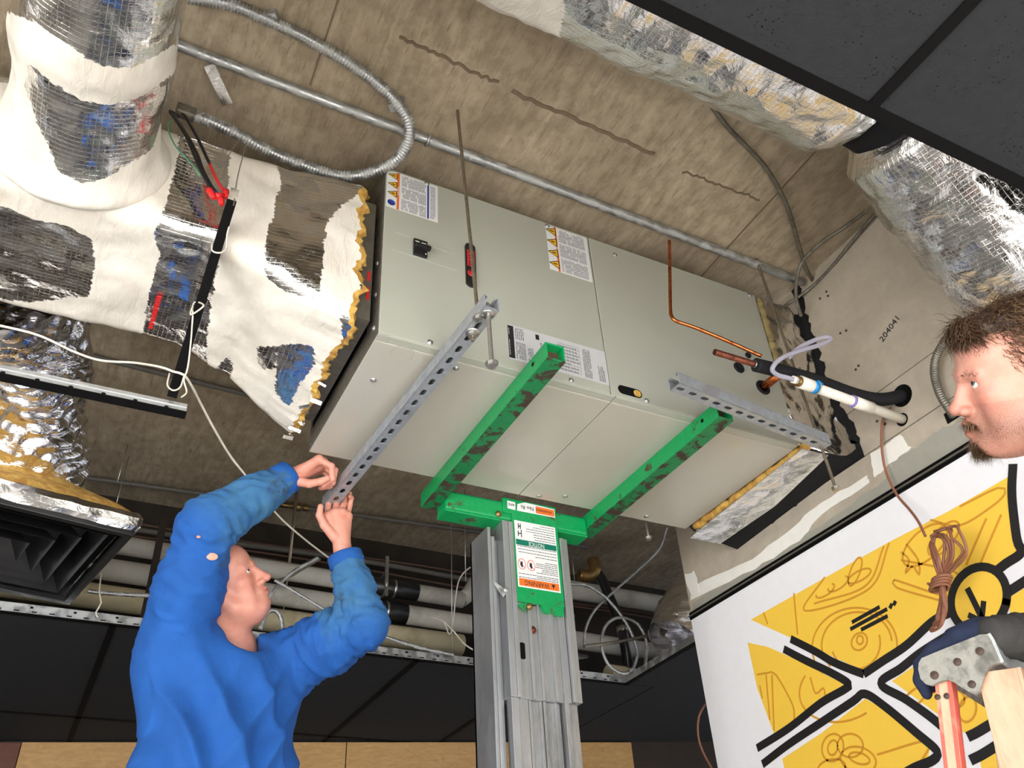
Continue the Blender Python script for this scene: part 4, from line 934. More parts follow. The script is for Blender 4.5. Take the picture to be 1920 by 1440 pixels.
cen = V.mean(axis=1, keepdims=True); nd = V-cen; nd[..., 0] = 0; nd /= np.linalg.norm(nd, axis=2, keepdims=True)
fl = V.reshape(-1, 3); l = (vnoise(fl, 11, 31)*.026+vnoise(fl, 30, 41)*.010).reshape(NV3+1, NU3+1); l[:, -1] = l[:, 0]; V += nd*l[..., None]
grid_obj('foil_sleeve', V, uv, NU3, NV3, foil('crumpled_dirty_foil', .16, .45, 12, False, False, (.80, .77, .73)), rc)
mb = MB(); pts = []
for k in range(60): pts.append(Vector((1.475+.012*mnoise.noise(Vector((k*.3, 0, 0))), -.004+k*.0102, 2.848+.006*mnoise.noise(Vector((0, k*.3, 0))))))
obj('wool_strip', MB().tube(pts, [.017+.006*mnoise.noise(Vector((k*.4, 7, 0))) for k in range(60)], 10), M_['fiber'], rc)
pts = [Vector((1.465+.006*mnoise.noise(Vector((k*.4, 0, 3))), .000+.008*mnoise.noise(Vector((0, k*.3, 9))), 3.50-.0085*k)) for k in range(36)]
obj('wool_strip', MB().tube(pts, [.013+.005*mnoise.noise(Vector((k*.4, 9, 0))) for k in range(36)], 8), simple('dirty_glass_wool', lin(150, 132, 88), .95, 0, .3, 40, .6), rc)
obj('liner_flap', MB().prism([(1.50, -.005, 2.846), (1.69, -.02, 2.842), (1.69, .62, 2.806), (1.50, .60, 2.822)], (0, 0, -.006)), M_['foam'], rc)
obj('foil_skirt', MB().prism([(1.452, -.01, 2.835), (1.56, -.015, 2.833), (1.60, .30, 2.815), (1.58, .60, 2.80), (1.452, .615, 2.81)], (0, 0, -.003)), M_['foil_plain'], rc)
# ================================================================ CONDUITS, PIPES, CABLES
def one(name, mb, m, label, cat, group=None, smooth=True):
    return tag(obj(name, mb, m), label, cat, group)
def dlerp(pxs, d0, d1):
    n = len(pxs)-1; return [P(x, y, d0+(d1-d0)*i/n) for i, (x, y) in enumerate(pxs)]
def depth(p): return (Vector(p)-CAM_C).dot(_f)
def corrugated(pts, r, pitch=.0092, amp=.20, n=10):
    pp = resample(catmull(pts, .012), pitch/3); return MB().tube(pp, [r*(1+amp*math.sin(2*PI*k/3+.5)) for k in range(len(pp))], n)
# rigid conduit under the slab
ec = thing('conduit', 'straight galvanized conduit crossing the concrete slab behind the hanger rod', 'conduit', (.4, -.08, 3.6))
c0, c1 = Vector((-1.2, -.100, 3.607)), Vector((1.66, -.062, 3.607))
obj('conduit_tube', MB().tube(resample([c0, c1], .2), .0155, 18), M_['galv'], ec)
q = c0.lerp(c1, .505); obj('conduit_coupling', MB().tube([q, q+(c1-c0).normalized()*.055], .0185, 18), M_['galv'], ec, .001)
q = c0.lerp(c1, .455); obj('conduit_strap', MB().tube([(q.x, q.y+.02*math.cos(a), q.z+.02*math.sin(a)) for a in np.linspace(PI, 2*PI, 10)], .004, 6), M_['galv'], ec)
# flexible metal conduit loop
fc = thing('flexible_conduit', 'ribbed metal flexible conduit looping over the plenum with loose wires', 'conduit', (-.3, 0, 3.55))
zs = [3.608, 3.608, 3.606, 3.602, 3.59, 3.56, 3.535, 3.51, 3.49, 3.48, 3.475, 3.475, 3.475, 3.47, 3.465]
pxs = [(345, -6), (430, 8), (520, 45), (600, 85), (700, 150), (752, 203), (768, 245), (752, 290), (705, 320), (640, 330), (560, 306), (500, 281), (450, 254), (400, 230), (352, 212)]
loop = [at(x, y, 2, z) for (x, y), z in zip(pxs, zs)]
obj('ribbed_tube', corrugated(loop, .0165), M_['galv'], fc)
e0, e1 = loop[-1], loop[-1]+(loop[-1]-loop[-2]).normalized()*.03
obj('end_fitting', MB().tube([e0-(e1-e0)*.6, e0, e1], .021, 16), M_['galv_dark'], fc)
for k, (px, py, z) in enumerate(((503, 35, 3.608), (745, 200, 3.585))):
    q = at(px, py, 2, z); obj('conduit_clip', MB().box((-.014, -.026, -.004), (.014, .026, .028), 0, Matrix.Translation(q) @ Matrix.Rotation(.9, 4, 'Z')), M_['galv'], fc, .003)
def w3(pxs, y0, y1): n = len(pxs)-1; return catmull([at(x, y, 1, y0+(y1-y0)*i/n) for i, (x, y) in enumerate(pxs)], .01)
for pxs, m, r in (([(334, 218), (318, 208), (330, 225), (352, 262), (372, 310), (398, 362)], 'wire_black', .0042), ([(336, 220), (325, 214), (345, 245), (368, 285), (382, 322), (404, 362)], 'wire_black', .0042), ([(342, 214), (350, 222), (372, 262), (392, 305)], 'wire_black', .0042),
                  ([(391, 302), (405, 335), (421, 360)], 'red', .0042), ([(376, 308), (388, 338), (408, 364)], 'wire_blue', .0044), ([(322, 222), (315, 240), (330, 275), (360, 308), (375, 330)], 'wire_green', .0022)):
    obj('loose_wire', MB().tube(w3(pxs, -.03, -.06), r, 8), M_[m], fc)
for a, b in (((392, 356), (402, 372)), ((404, 368), (420, 366)), ((414, 372), (416, 384)), ((423, 358), (426, 372))):
    pa, pb = at(*a, 1, -.06), at(*b, 1, -.062); obj('wire_nut', MB().tube([pa, pa.lerp(pb, .5), pb], [.0095, .008, .0055], 10), M_['red'], fc)
# metal strap on the conduit
a, b = at(392, 122, 2, 3.60), at(427, 196, 2, 3.575)
one('metal_strap', MB().ribbon(resample([a, b], .02), .030, (0, -.3, -1), 0, .001), M_['foil_plain'], 'short shiny metal strap hanging from the straight conduit', 'strap')
# thin flexible cables upper right
for pxs, z0, z1, r, lab in (([(1335, 200), (1364, 238), (1400, 275), (1440, 320), (1475, 385), (1495, 450), (1510, 500), (1526, 530)], 3.61, 3.60, .0075, 'thin ribbed cable hanging below the upper round duct'),
                        ([(1625, 395), (1585, 425), (1540, 455), (1505, 490), (1494, 525), (1493, 560), (1502, 592)], 3.60, 3.45, .0065, 'ribbed cable dropping behind the air handler beside the wall hole'),
                        ([(1650, 390), (1600, 450), (1560, 500), (1520, 540), (1470, 575)], 3.61, 3.55, .006, 'dusty cable crossing the corner of slab and plasterboard')):
    n = len(pxs)-1; one('armored_cable', corrugated([at(x, y, 2, z0+(z1-z0)*i/n) for i, (x, y) in enumerate(pxs)], r, .006, .12, 8), M_['galv_dark'], lab, 'cable', 'armored cables by the wall')
one('flexible_conduit', corrugated([at(x, y, 0, xx) for x, y, xx in ((1800, 600, 1.60), (1775, 635, 1.62), (1756, 668, 1.635), (1752, 700, 1.64), (1762, 738, 1.645), (1778, 765, 1.655), (1788, 780, 1.675))], .0125, .008, .14), M_['galv_dark'], 'ribbed conduit entering a cut-out beside the bearded face', 'conduit')
# ---------------------------------------------------------------- refrigerant and drain lines
dA = depth(at(1255, 452, 1, -.13)); dB = depth(at(1425, 668, 1, -.21))
one('copper_tube', MB().tube(catmull([at(x, y, 1, yy) for x, y, yy in ((1255, 452, -.10), (1256, 520, -.11), (1257, 578, -.12), (1259, 592, -.125), (1268, 602, -.13), (1305, 615, -.15), (1365, 640, -.18), (1428, 668, -.215))], .008), .0058, 12), M_['copper'], 'thin bright copper tube bent down across the air handler front', 'pipe', 'copper lines')
c2 = thing('copper_tube', 'thick stub of tarnished copper tube ending in black foam', 'pipe', at(1380, 674, 1, -.215), 'copper lines')
a, b = at(1340, 660, 1, -.215), at(1432, 688, 1, -.215)
mbt = MB().tube([a, b], .0098, 18, 0, False); obj('tube_wall', mbt, M_['copper_dull'], c2)
obj('tube_bore', MB().tube([a+(b-a)*.004, a+(b-a)*.02], .0085, 16), simple('dark_copper_bore', lin(80, 40, 26), .6, .6), c2); obj('tube_lip', MB().tube([a+Vector((.0105*math.cos(t)*.3, 0, 0)) for t in (0, 1)], .0098, 16, 0, False), M_['copper'], c2)
obj('solder_collar', MB().tube([a.lerp(b, .80), a.lerp(b, .93)], .0108, 16), M_['galv'], c2)
pe = at(1693, 742, 0, WX+.004)
fo = thing('insulated_line', 'black foam-insulated line running into a round hole in the wall', 'pipe', pe)
s0 = at(1416, 684, 1, -.215); ds, de = depth(s0), depth(pe)
ipx = [(1416, 684), (1465, 696), (1530, 714), (1600, 739), (1650, 749), (1693, 742)]
obj('foam_sleeve', MB().tube(catmull([P(x, y, ds+(de-ds)*k) for (x, y), k in zip(ipx, (0, .15, .38, .64, .84, 1.0))], .012), .0215, 18), M_['foam'], fo)
dc = thing('condensate_pipe', 'white plastic drain pipe with a blue cement mark entering the wall', 'pipe', at(1693, 787, 0, WX))
s0 = at(1486, 711, 1, -.25); e0 = at(1694, 787, 0, WX+.003)
def seg(t0, t1, r, m, nm, n=18): obj(nm, MB().tube([s0.lerp(e0, t0), s0.lerp(e0, t1)], r, n), M_[m], dc)
seg(.10, 1, .0155, 'pvc', 'pipe_run'); seg(.06, .21, .0195, 'pvc', 'pipe_adapter'); seg(.52, .70, .0190, 'pvc', 'pipe_coupling'); seg(.035, .065, .0165, 'brass', 'brass_ring'); seg(.0, .04, .0115, 'pvc', 'barb'); seg(.515, .53, .0196, 'purple', 'primer_ring')
obj('blue_cement', MB().tube([s0.lerp(e0, .165), s0.lerp(e0, .20)], .0200, 18).tube([s0.lerp(e0, .19)+Vector((0, -.016, .010)), s0.lerp(e0, .235)+Vector((0, -.012, .008))], .006, 8), M_['primer_blue'], dc)
dv = depth(s0); vp = [(1494, 714, 0), (1476, 708, -.005), (1458, 703, -.01), (1448, 692, -.02), (1462, 674, -.01), (1492, 660, .02), (1530, 649, .05), (1553, 640, .07), (1557, 634, .075), (1545, 632, .07), (1520, 641, .06), (1496, 654, .05), (1478, 672, .05)]
one('drain_hose', MB().tube(catmull([P(x, y, dv+k) for x, y, k in vp], .006), .0072, 12), M_['vinyl'], 'clear vinyl hose looped from the end of the white drain pipe', 'hose')
# ---------------------------------------------------------------- loose ceiling tees and cord
def loose_tee(name, label, a, b, up, flange_m, web_m, holes):
    t = thing(name, label, 'ceiling tee', a, 'loose ceiling tees'); F = frame(a, b, up); L = (Vector(b)-Vector(a)).length
    obj('flange', MB().box((0, -.012, 0), (L, .012, .004), 0, F), M_[flange_m], t, .0006, 1)
    obj('web', MB().box((0, -.0012, .004), (L, .0012, .038), 0, F), M_[web_m], t)
    obj('bulb', MB().box((0, -.004, .030), (L, .004, .046), 0, F), M_[web_m], t, .001, 1)
    if holes:
        mb = MB(); k = .02
        while k < L-.01: mb.box((k, .0012, .009), (k+.007, .0020, .0125), 0, F); k += .0165
        stuff(obj('stitch_marks', mb, M_['white'], t)); k = .05
        while k < L-.03: obj('punched_hole', MB().prism([F @ Vector((k+.0055*math.cos(q_), .0014, .0195+.004*math.sin(q_))) for q_ in np.linspace(0, 2*PI, 10)[:-1]], F.to_3x3() @ Vector((0, .0008, 0))), M_['dark'], t); k += .075
    return t
T1a, T1b = Vector((-.405, .300, 2.672)), Vector((-1.5, .305, 2.672))
loose_tee('ceiling_tee', 'loose silver ceiling tee with black face hanging below the plenum', T1a, T1b, (0, .35, 1), 'tee_black', 'galv', True)
T2a, T2b = at(435, 375, 1, -.085), at(322, 745, 1, .275)
vw = (CAM_C-(T2a+T2b)/2).normalized()
loose_tee('ceiling_tee', 'loose black ceiling tee hanging upright in front of the plenum', T2a, T2b, -vw, 'tee_black', 'galv_dark', False)
obj_ = [o for o in COL.objects if o.name.startswith('ceiling_tee')][-1]
a = T2a+(T2a-T2b).normalized()*.03; 
F = frame(T2a, T2b, -vw); obj('end_clip', MB().box((-.03, -.011, .002), (.006, .011, .005), 0, F).box((-.012, -.002, .0), (-.004, .002, .002), 0, F), M_['galv_dark'], obj_)
for nm, pts, r in (('hanger_wire', [at(462, 268, 2, 3.42), at(446, 330, 1, -.07), at(438, 385, 1, -.09)], .0016), ('hanger_wire', [at(455, 255, 2, 3.44), at(430, 290, 1, -.06), at(415, 340, 1, -.07)], .0014)):
    one(nm, MB().tube(catmull(pts, .01), r, 6), M_['steel'], 'thin steel wire holding the top of the black tee' if r > .0015 else 'thin bent steel wire beside the red wire nuts', 'wire')
dT = depth(T1a); dtop = depth(at(345, 560, 1, .05))
cordp = [(-15, 607, 2.25), (70, 628, 2.27), (140, 660, 2.29), (190, 676, 2.31), (250, 680, 2.33), (300, 688, dT-.03), (326, 697, dT-.04), (345, 703, dT-.05), (360, 725, dT), (378, 760, dT+.1), (402, 805, dT+.2), (432, 855, dT+.32), (462, 893, dT+.42), (520, 965, dT+.60), (570, 1010, dT+.72), (622, 1050, dT+.85)]
one('cord', MB().tube(catmull([P(*p) for p in cordp], .012), .0032, 8), M_['string'], 'long off-white cord slung from the loose tee down behind the man in blue', 'cord')
def tie(loops, label):
    one('wire_tie', MB().tube(catmull([P(*p) for p in loops], .006), .0022, 6), M_['string'], label, 'wire')
tie([(362, 572, 2.24), (358, 590, 2.22), (382, 573, 2.21), (364, 568, 2.25), (361, 600, 2.22), (358, 640, 2.24), (352, 690, dT-.06), (345, 712, dT-.05), (350, 735, dT-.04), (340, 745, dT-.03)], 'white wire tie twisted around the black tee')
tie([(318, 700, dT-.02), (314, 722, dT-.05), (325, 732, dT-.06), (338, 726, dT-.05), (345, 705, dT-.03)], 'white wire loop round the lower end of the black tee')
tie([(398, 455, 2.12), (398, 470, 2.10), (412, 474, 2.10), (424, 466, 2.12), (426, 440, 2.13), (430, 425, 2.13)], 'white wire bound round the middle of the black tee')
# ---------------------------------------------------------------- far services under the slab
def run(a, b, y, ext0=-1.8, ext1=2.6):
    A, B = at(*a, 1, y), at(*b, 1, y); k = (B.z-A.z)/(B.x-A.x)*.25; return Vector((ext0, y, A.z+(ext0-A.x)*k)), Vector((ext1, y, A.z+(ext1-A.x)*k))
def pipe(a, b, r, m, label, parts=()):
    t = thing('insulated_pipe', label, 'pipe', a, 'jacketed pipes above the ceiling')
    obj('pipe_jacket', MB().tube(resample([Vector(a), Vector(b)], .3), r, 22), M_[m], t)
    for k0, k1, mm, rr, nm in parts: obj(nm, MB().tube([Vector((k0, a[1], a[2]+(b[2]-a[2])*(k0-a[0])/(b[0]-a[0]))), Vector((k1, a[1], a[2]+(b[2]-a[2])*(k1-a[0])/(b[0]-a[0])))], r*rr, 22), M_[mm], t)
    return t
PY = 2.02
xA = lambda px, py, y=PY: at(px, py, 1, y).x
zA = at(700, 1100, 1, PY).z; zB = at(700, 1138, 1, PY).z; zC2 = at(700, 1183, 1, PY).z
xe = xA(868, 1130); tA = pipe((-1.8, PY, zA+.035), (xe, PY, zA), .040, 'pipe_white', 'white jacketed pipe ending in a raised elbow left of the lift mast', ((xA(690, 1100), xA(782, 1112), 'black', 1.03, 'rubber_band'), (xA(736, 1105), xA(740, 1105), 'steel', 1.06, 'clamp_band')))
obj('elbow_riser', MB().tube([(xe-.01, PY, zA), (xe+.03, PY, zA+.03), at(925, 1040, 1, PY), at(960, 980, 1, PY)], .038, 22), M_['pipe_white'], tA)
tB = pipe((-1.8, PY+.02, zB+.03), (2.6, PY+.02, zB-.03), .046, 'pipe_white', 'white jacketed pipe in the middle of the row above the ceiling', ((xA(690, 1140), xA(764, 1148), 'black', 1.03, 'rubber_band'), (xA(724, 1140), xA(728, 1140), 'steel', 1.06, 'clamp_band')))
tC = pipe((-1.8, PY+.03, zC2+.02), (xA(870, 1205), PY+.03, zC2-.005), .052, 'pipe_cream', 'cream jacketed pipe, lowest of the row above the ceiling')
zR = at(1180, 1120, 1, PY).z
tR = pipe((xA(1060, 1100), PY+.12, zR+.05), (2.7, PY+.12, zR+.05), .05, 'pipe_white', 'white jacketed pipe right of the lift mast')
for t_, z_, y_ in ((tR, zR+.05, PY+.12), (tA, zA, PY), (tB, zB, PY+.02), (tC, zC2, PY+.03)): obj('support_rod', MB().tube([((1.9 if t_ is tR else .3), y_, z_+.03), ((1.9 if t_ is tR else .3), y_, ZD)], .004, 6), M_['rod'], t_)
e = pipe((xA(1105, 1250), 1.86, ZC+.075), (xA(1150, 1255), 1.86, ZC+.075), .05, 'pipe_cream', 'short cut end of cream pipe lying by the ceiling edge')
one('pipe_hanger', MB().box((xA(716, 1060), PY-.055, zA-.06), (xA(722, 1060), PY-.045, zA+.14)).tube([(xA(719, 1060), PY+.05*math.cos(a)-.005, zA+.01+.052*math.sin(a)) for a in np.linspace(0, 2*PI, 20)], .006, 6), M_['steel'], 'steel clevis hanger on the white pipe right of the blue sleeve', 'hanger')
one('pipe_bracket', MB().box((xA(283, 1060, 1.93), 1.925, ZC+.06), (xA(297, 1060, 1.93), 1.935, zA+.12)), M_['dark_brown'], 'dark steel strap standing in front of the pipes left of the man', 'bracket')
# cables and lines along the back
cab = [((230, 975), (660, 990), 'cable', .006, 'reddish cable, topmost behind the pipes'), ((230, 985), (660, 1002), 'cable_grey', .014, 'thick grey dusty line behind the pipes'), ((230, 1000), (660, 1012), 'cable', .006, 'reddish cable just below the thick grey line'), ((240, 1012), (660, 1022), 'cable', .005, 'reddish cable hanging low behind the pipes')]
for k, (a, b, m, r, lab) in enumerate(cab):
    y = 2.42-.05*k; A, B = at(*a, 1, y), at(*b, 1, y); n = 14
    pts = [A.lerp(B, -1.2+4.2*i/n) for i in range(n+1)]; pts = [Vector((p.x, y, A.z+.012*math.sin(i*.9+k))) for i, p in enumerate(pts)]
    one('back_cable', MB().tube(catmull(pts, .06), r, 8), M_[m], lab, 'cable', 'cables along the back')
for k, (a, b, z, r, lab) in enumerate((((190, 672), (485, 745), 3.60, .011, 'grey conduit under the slab below the plenum'), ((170, 897), (640, 962), 3.585, .010, 'thin grey conduit at the dark far end of the slab'))):
    A, B = at(*a, 2, z), at(*b, 2, z); one('slab_conduit', MB().tube([A.lerp(B, t_) for t_ in (-1, 0, .5, 1, 2.2)], r, 10), M_['cable_grey'], lab, 'conduit')
for k, (px, py0, py1, y) in enumerate(((220, 830, 905, 2.1), (213, 925, 965, 2.2), (873, 940, 1090, 1.9), (848, 1120, 1245, 1.8))):
    a = at(px, py1, 1, y); one('hanger_wire', MB().tube([(a.x, y, a.z), (a.x+.005, y, ZD)], .0022, 6), M_['steel'], ('thin ceiling hanger wire near the silver duct', 'thin hanger wire above the diffuser', 'thin hanger wire just left of the lift mast', 'thin hanger wire down to the far ceiling edge')[k], 'wire')
# armoured cables around the man's face and by the mast
def acable(pxs, y, r, lab, m='galv'): one('armored_cable', corrugated([at(px, py, 1, yy if yy else y) for px, py, yy in [(*p, None) if len(p) == 2 else p for p in pxs]], r, .007, .12, 8), M_[m], lab, 'cable', 'armored cables above the ceiling')
acable([(498, 1132), (520, 1100), (550, 1072), (596, 1046)], 1.75, .0075, 'ribbed cable rising from behind the raised face')
acable([(515, 1090), (545, 1080), (575, 1062), (600, 1048)], 1.85, .006, 'thinner ribbed cable beside the raised face', 'galv_dark')
acable([(515, 1088), (545, 1105), (590, 1132), (650, 1168)], 1.72, .007, 'ribbed cable running down-right from the raised face')
acable([(488, 1180), (500, 1150), (512, 1144), (524, 1152), (530, 1175), (526, 1198)], 1.75, .009, 'arched ribbed cable under the chin')
acable([(700, 1186), (740, 1200), (790, 1215), (850, 1228)], 1.72, .008, 'ribbed cable along the far ceiling edge left of the mast')
acable([(165, 1108), (200, 1112), (260, 1116), (330, 1118)], 1.80, .009, 'ribbed cable in front of the cream pipe left of the man')
acable([(1250, 990), (1235, 1030), (1195, 1070), (1150, 1110), (1115, 1145), (1098, 1180), (1095, 1215)], 1.70, .0065, 'ribbed cable falling right of the mast')
acable([(1070, 1095), (1100, 1098), (1135, 1120), (1165, 1155), (1185, 1190), (1195, 1225), (1185, 1255), (1165, 1262), (1140, 1245), (1128, 1210), (1135, 1175), (1160, 1158), (1195, 1170), (1212, 1205), (1210, 1245)], 1.68, .0075, 'ribbed cable coiled in loops right of the mast')
acable([(1095, 1212), (1150, 1205), (1200, 1195), (1250, 1183)], 1.66, .0075, 'ribbed cable lying level behind the loops', 'galv_dark')
one('white_wire', MB().tube(catmull([at(x, y, 1, 1.85) for x, y in ((903, 1058), (880, 1065), (862, 1085), (855, 1115), (850, 1160), (843, 1190), (832, 1166), (812, 1158))], .02), .0035, 6), M_['string'], 'thin white wire curling left of the mast', 'wire')
one('white_wire', MB().tube(catmull([at(x, y, 1, 1.75) for x, y in ((832, 1165), (852, 1185), (868, 1205), (890, 1220), (915, 1230))], .02), .0035, 6), M_['string'], 'thin white wire drooping to the mast above the ceiling edge', 'wire')
one('white_wire', MB().tube(catmull([at(x, y, 1, 1.7) for x, y in ((190, 1075), (186, 1110), (190, 1130), (180, 1148), (184, 1158))], .02), .003, 6), M_['string'], 'thin white wire dangling beside the diffuser', 'wire')
# black sprinkler drop with brass elbow
sp = thing('sprinkler_pipe', 'black pipe with an old brass elbow right of the lift mast', 'pipe', at(1150, 1200, 1, 1.9))
obj('drop_pipe', MB().tube([at(1112, 1062, 1, 1.95), at(1128, 1085, 1, 1.95), at(1165, 1170, 1, 1.88), at(1180, 1255, 1, 1.84)], .026, 16), M_['black'], sp)
obj('brass_elbow', MB().tube(catmull([at(1085, 1078, 1, 1.97), at(1105, 1080, 1, 1.96), at(1116, 1068, 1, 1.95), at(1112, 1050, 1, 1.96)], .01), .034, 16), M_['brass'], sp)
obj('steel_collar', MB().tube([at(1166, 1176, 1, 1.875), at(1168, 1186, 1, 1.872)], .031, 16), M_['steel'], sp)
one('copper_valve', MB().tube([at(848, 940, 1, 2.6), at(850, 970, 1, 2.59), at(858, 1000, 1, 2.59), at(850, 1012, 1, 2.6)], [.03, .022, .025, .012], 12), M_['wood_red'], 'rust-brown fitting hanging behind the green fork', 'fitting')
one('brass_fitting', MB().tube([at(520, 945, 2, 3.585), at(555, 950, 2, 3.585)], .013, 10).tube([at(553, 950, 2, 3.585), at(565, 951, 2, 3.585)], .022, 8).tube([at(568, 952, 2, 3.585), at(578, 953, 2, 3.585)], .017, 10), M_['brass'], 'small brass fitting between the raised hands', 'fitting')
f3 = thing('flexible_duct', 'crinkled silver flexible duct end behind the edge of the plasterboard', 'duct', (1.9, 1.5, 2.8))
duct_run('crinkled_sleeve', f3, [at(1330, 1080, 1, 1.6), at(1290, 1130, 1, 1.55), at(1262, 1200, 1, 1.52)], .12, nu=60, step=.012, lump=.02, fine=.012, mat='foil_flex')
one('ceiling_scrap', MB().prism([(1.25, 1.60, ZC+.05), (1.60, 1.62, ZC+.05), (1.52, 1.80, ZC+.07), (1.22, 1.78, ZC+.07)], (0, 0, .012)), M_['black'], 'black offcut of ceiling tile lying on the far ceiling edge', 'panel')
# ---------------------------------------------------------------- brown thermostat wire hanging in front of the mural
bw = thing('wire_coil', 'brown wire hanging from the wall hole, its end bundled in a coil', 'wire', at(1765, 1080, 0, 1.55))
def bwp(pxs, x): return catmull([at(px, py, 0, x+.012*math.sin(i*2.1)) for i, (px, py) in enumerate(pxs)], .01)
tail = [at(px, py, 0, xx) for px, py, xx in ((1672, 765, 1.675), (1656, 785, 1.665), (1653, 830, 1.66), (1660, 880, 1.65), (1680, 925, 1.63), (1705, 955, 1.60), (1722, 978, 1.57), (1735, 1005, 1.55))]
obj('hanging_run', MB().tube(catmull(tail, .01), .0042, 8), M_['wire_brown'], bw)
for k in range(6):
    o = [(1742+4*k, 1010-2*k), (1752+5*k, 992), (1768+2*k, 1004), (1772+3*k, 1040), (1764+2*k, 1080), (1770, 1110), (1776-2*k, 1145), (1768-3*k, 1172), (1756+2*k, 1165), (1760+k, 1130), (1768, 1095), (1756+k, 1050), (1744+3*k, 1018)]
    wk = .55+.24*k; o = [(1764+(x-1764)*(wk if y < 1075 or y > 1115 else .6)*1.25+random.uniform(-5, 5), 1085+(y-1085)*(.82+.05*k)+random.uniform(-5, 5)) for x, y in o]
    obj('coil_loop', MB().tube(bwp(o, 1.54), .0042, 8), M_['wire_brown'], bw)
for k in range(4):
    c = at(1767, 1088+k*5, 0, 1.54); obj('binding_turn', MB().tube([c+Vector((.022*math.cos(a), .026*math.sin(a)+.003*k, .006*math.sin(a*.5))) for a in np.linspace(0, 2*PI, 16)], .0042, 8), M_['wire_brown'], bw)
obj('loose_end', MB().tube(bwp([(1770, 1100), (1750, 1100), (1740, 1094)], 1.54), .004, 8), M_['wire_brown'], bw)
one('wall_wire', MB().tube(catmull([at(x, y, 1, 1.0) for x, y in ((1322, 1320), (1310, 1345), (1309, 1380), (1318, 1410), (1340, 1450))], .02), .004, 6), M_['wire_brown'], 'thin brown wire beside the free edge of the mural wall', 'wire')
# ================================================================ PEOPLE
class SDF:
    """smooth-blended solid on a grid, meshed with surface nets"""
    def __init__(s, lo, hi, h):
        s.lo = np.array(lo, float); s.h = h; s.n = np.ceil((np.array(hi)-s.lo)/h).astype(int)+1
        s.ax = [s.lo[i]+h*np.arange(s.n[i]) for i in range(3)]; s.F = np.full(s.n, 1.0)
    def _sl(s, lo, hi):
        sl = []
        for i in range(3):
            a = max(0, int((lo[i]-s.lo[i])/s.h)); b = min(s.n[i], int((hi[i]-s.lo[i])/s.h)+2)
            if b-a < 1: return None, None
            sl.append(slice(a, b))
        g = np.stack(np.meshgrid(*[s.ax[i][sl[i]] for i in range(3)], indexing='ij'), -1); return tuple(sl), g
    def _mix(s, sl, d, k, sub):
        a = s.F[sl]
        if sub:
            h = np.clip(.5-.5*(a+d)/k, 0, 1); s.F[sl] = a*(1-h)-d*h+k*h*(1-h)
        else:
            h = np.clip(.5+.5*(a-d)/k, 0, 1); s.F[sl] = a*(1-h)+d*h-k*h*(1-h)
    def cap(s, a, b, ra, rb=None, k=.01, sub=False):
        a, b = np.array(a, float), np.array(b, float); rb = ra if rb is None else rb; m = max(ra, rb)+k*1.5+2*s.h
        sl, g = s._sl(np.minimum(a, b)-m, np.maximum(a, b)+m)
        if sl is None: return s
        ab = b-a; t = np.clip(((g-a)@ab)/max(ab@ab, 1e-12), 0, 1)
        s._mix(sl, np.linalg.norm(g-a-t[..., None]*ab, axis=-1)-(ra+(rb-ra)*t), k, sub); return s
    def chain(s, pts, rs, k=.01, sub=False):
        for i in range(len(pts)-1): s.cap(pts[i], pts[i+1], rs[i], rs[i+1], k, sub)
        return s
    def ell(s, c, r, R=None, k=.01, sub=False):
        c, r = np.array(c, float), np.array(r, float); m = r.max()+k*1.5+2*s.h
        sl, g = s._sl(c-m, c+m)
        if sl is None: return s
        q = g-c
        if R is not None: q = q @ np.array(R, float).T
        k0 = np.linalg.norm(q/r, axis=-1); k1 = np.linalg.norm(q/(r*r), axis=-1)+1e-9
        s._mix(sl, k0*(k0-1)/k1, k, sub); return s
    def mesh(s, disp=None):
        F = s.F; I = F < 0; nx, ny, nz = F.shape
        C = [I[dx:nx-1+dx, dy:ny-1+dy, dz:nz-1+dz] for dx in (0, 1) for dy in (0, 1) for dz in (0, 1)]
        cnt = sum(c.astype(np.int8) for c in C); act = (cnt > 0) & (cnt < 8); idx = np.full(act.shape, -1); ii = np.argwhere(act); idx[act] = np.arange(len(ii))
        acc = np.zeros((len(ii), 3)); num = np.zeros(len(ii))
        co = [(dx, dy, dz) for dx in (0, 1) for dy in (0, 1) for dz in (0, 1)]
        val = [F[ii[:, 0]+c[0], ii[:, 1]+c[1], ii[:, 2]+c[2]] for c in co]
        for a in range(8):
            for b in range(a+1, 8):
                if sum(abs(co[a][q]-co[b][q]) for q in range(3)) != 1: continue
                va, vb = val[a], val[b]; m = (va < 0) != (vb < 0); t = np.where(m, va/np.where(m, va-vb, 1), 0)
                p = np.array(co[a])+t[:, None]*(np.array(co[b])-np.array(co[a])); acc += np.where(m[:, None], p, 0); num += m
        V = s.lo+(ii+acc/num[:, None])*s.h; Q = []
        for ax in range(3):
            sh = [slice(1, -1)]*3; o1, o2 = [q for q in range(3) if q != ax]
            a = np.take(I, range(0, I.shape[ax]-1), ax); b = np.take(I, range(1, I.shape[ax]), ax)
            for inside_first in (True, False):
                e = np.argwhere((a & ~b) if inside_first else (~a & b)); 
                e = e[(e[:, o1] > 0) & (e[:, o2] > 0) & (e[:, o1] < F.shape[o1]-1) & (e[:, o2] < F.shape[o2]-1)]
                q = []
                for d1, d2 in ((1, 1), (0, 1), (0, 0), (1, 0)):
                    c = e.copy(); c[:, o1] -= d1; c[:, o2] -= d2; q.append(idx[c[:, 0], c[:, 1], c[:, 2]])
                q = np.stack(q, 1)
                if inside_first == (ax == 1): q = q[:, ::-1]
                Q.append(q)
        Q = np.concatenate(Q); return V, Q[(Q >= 0).all(1)]
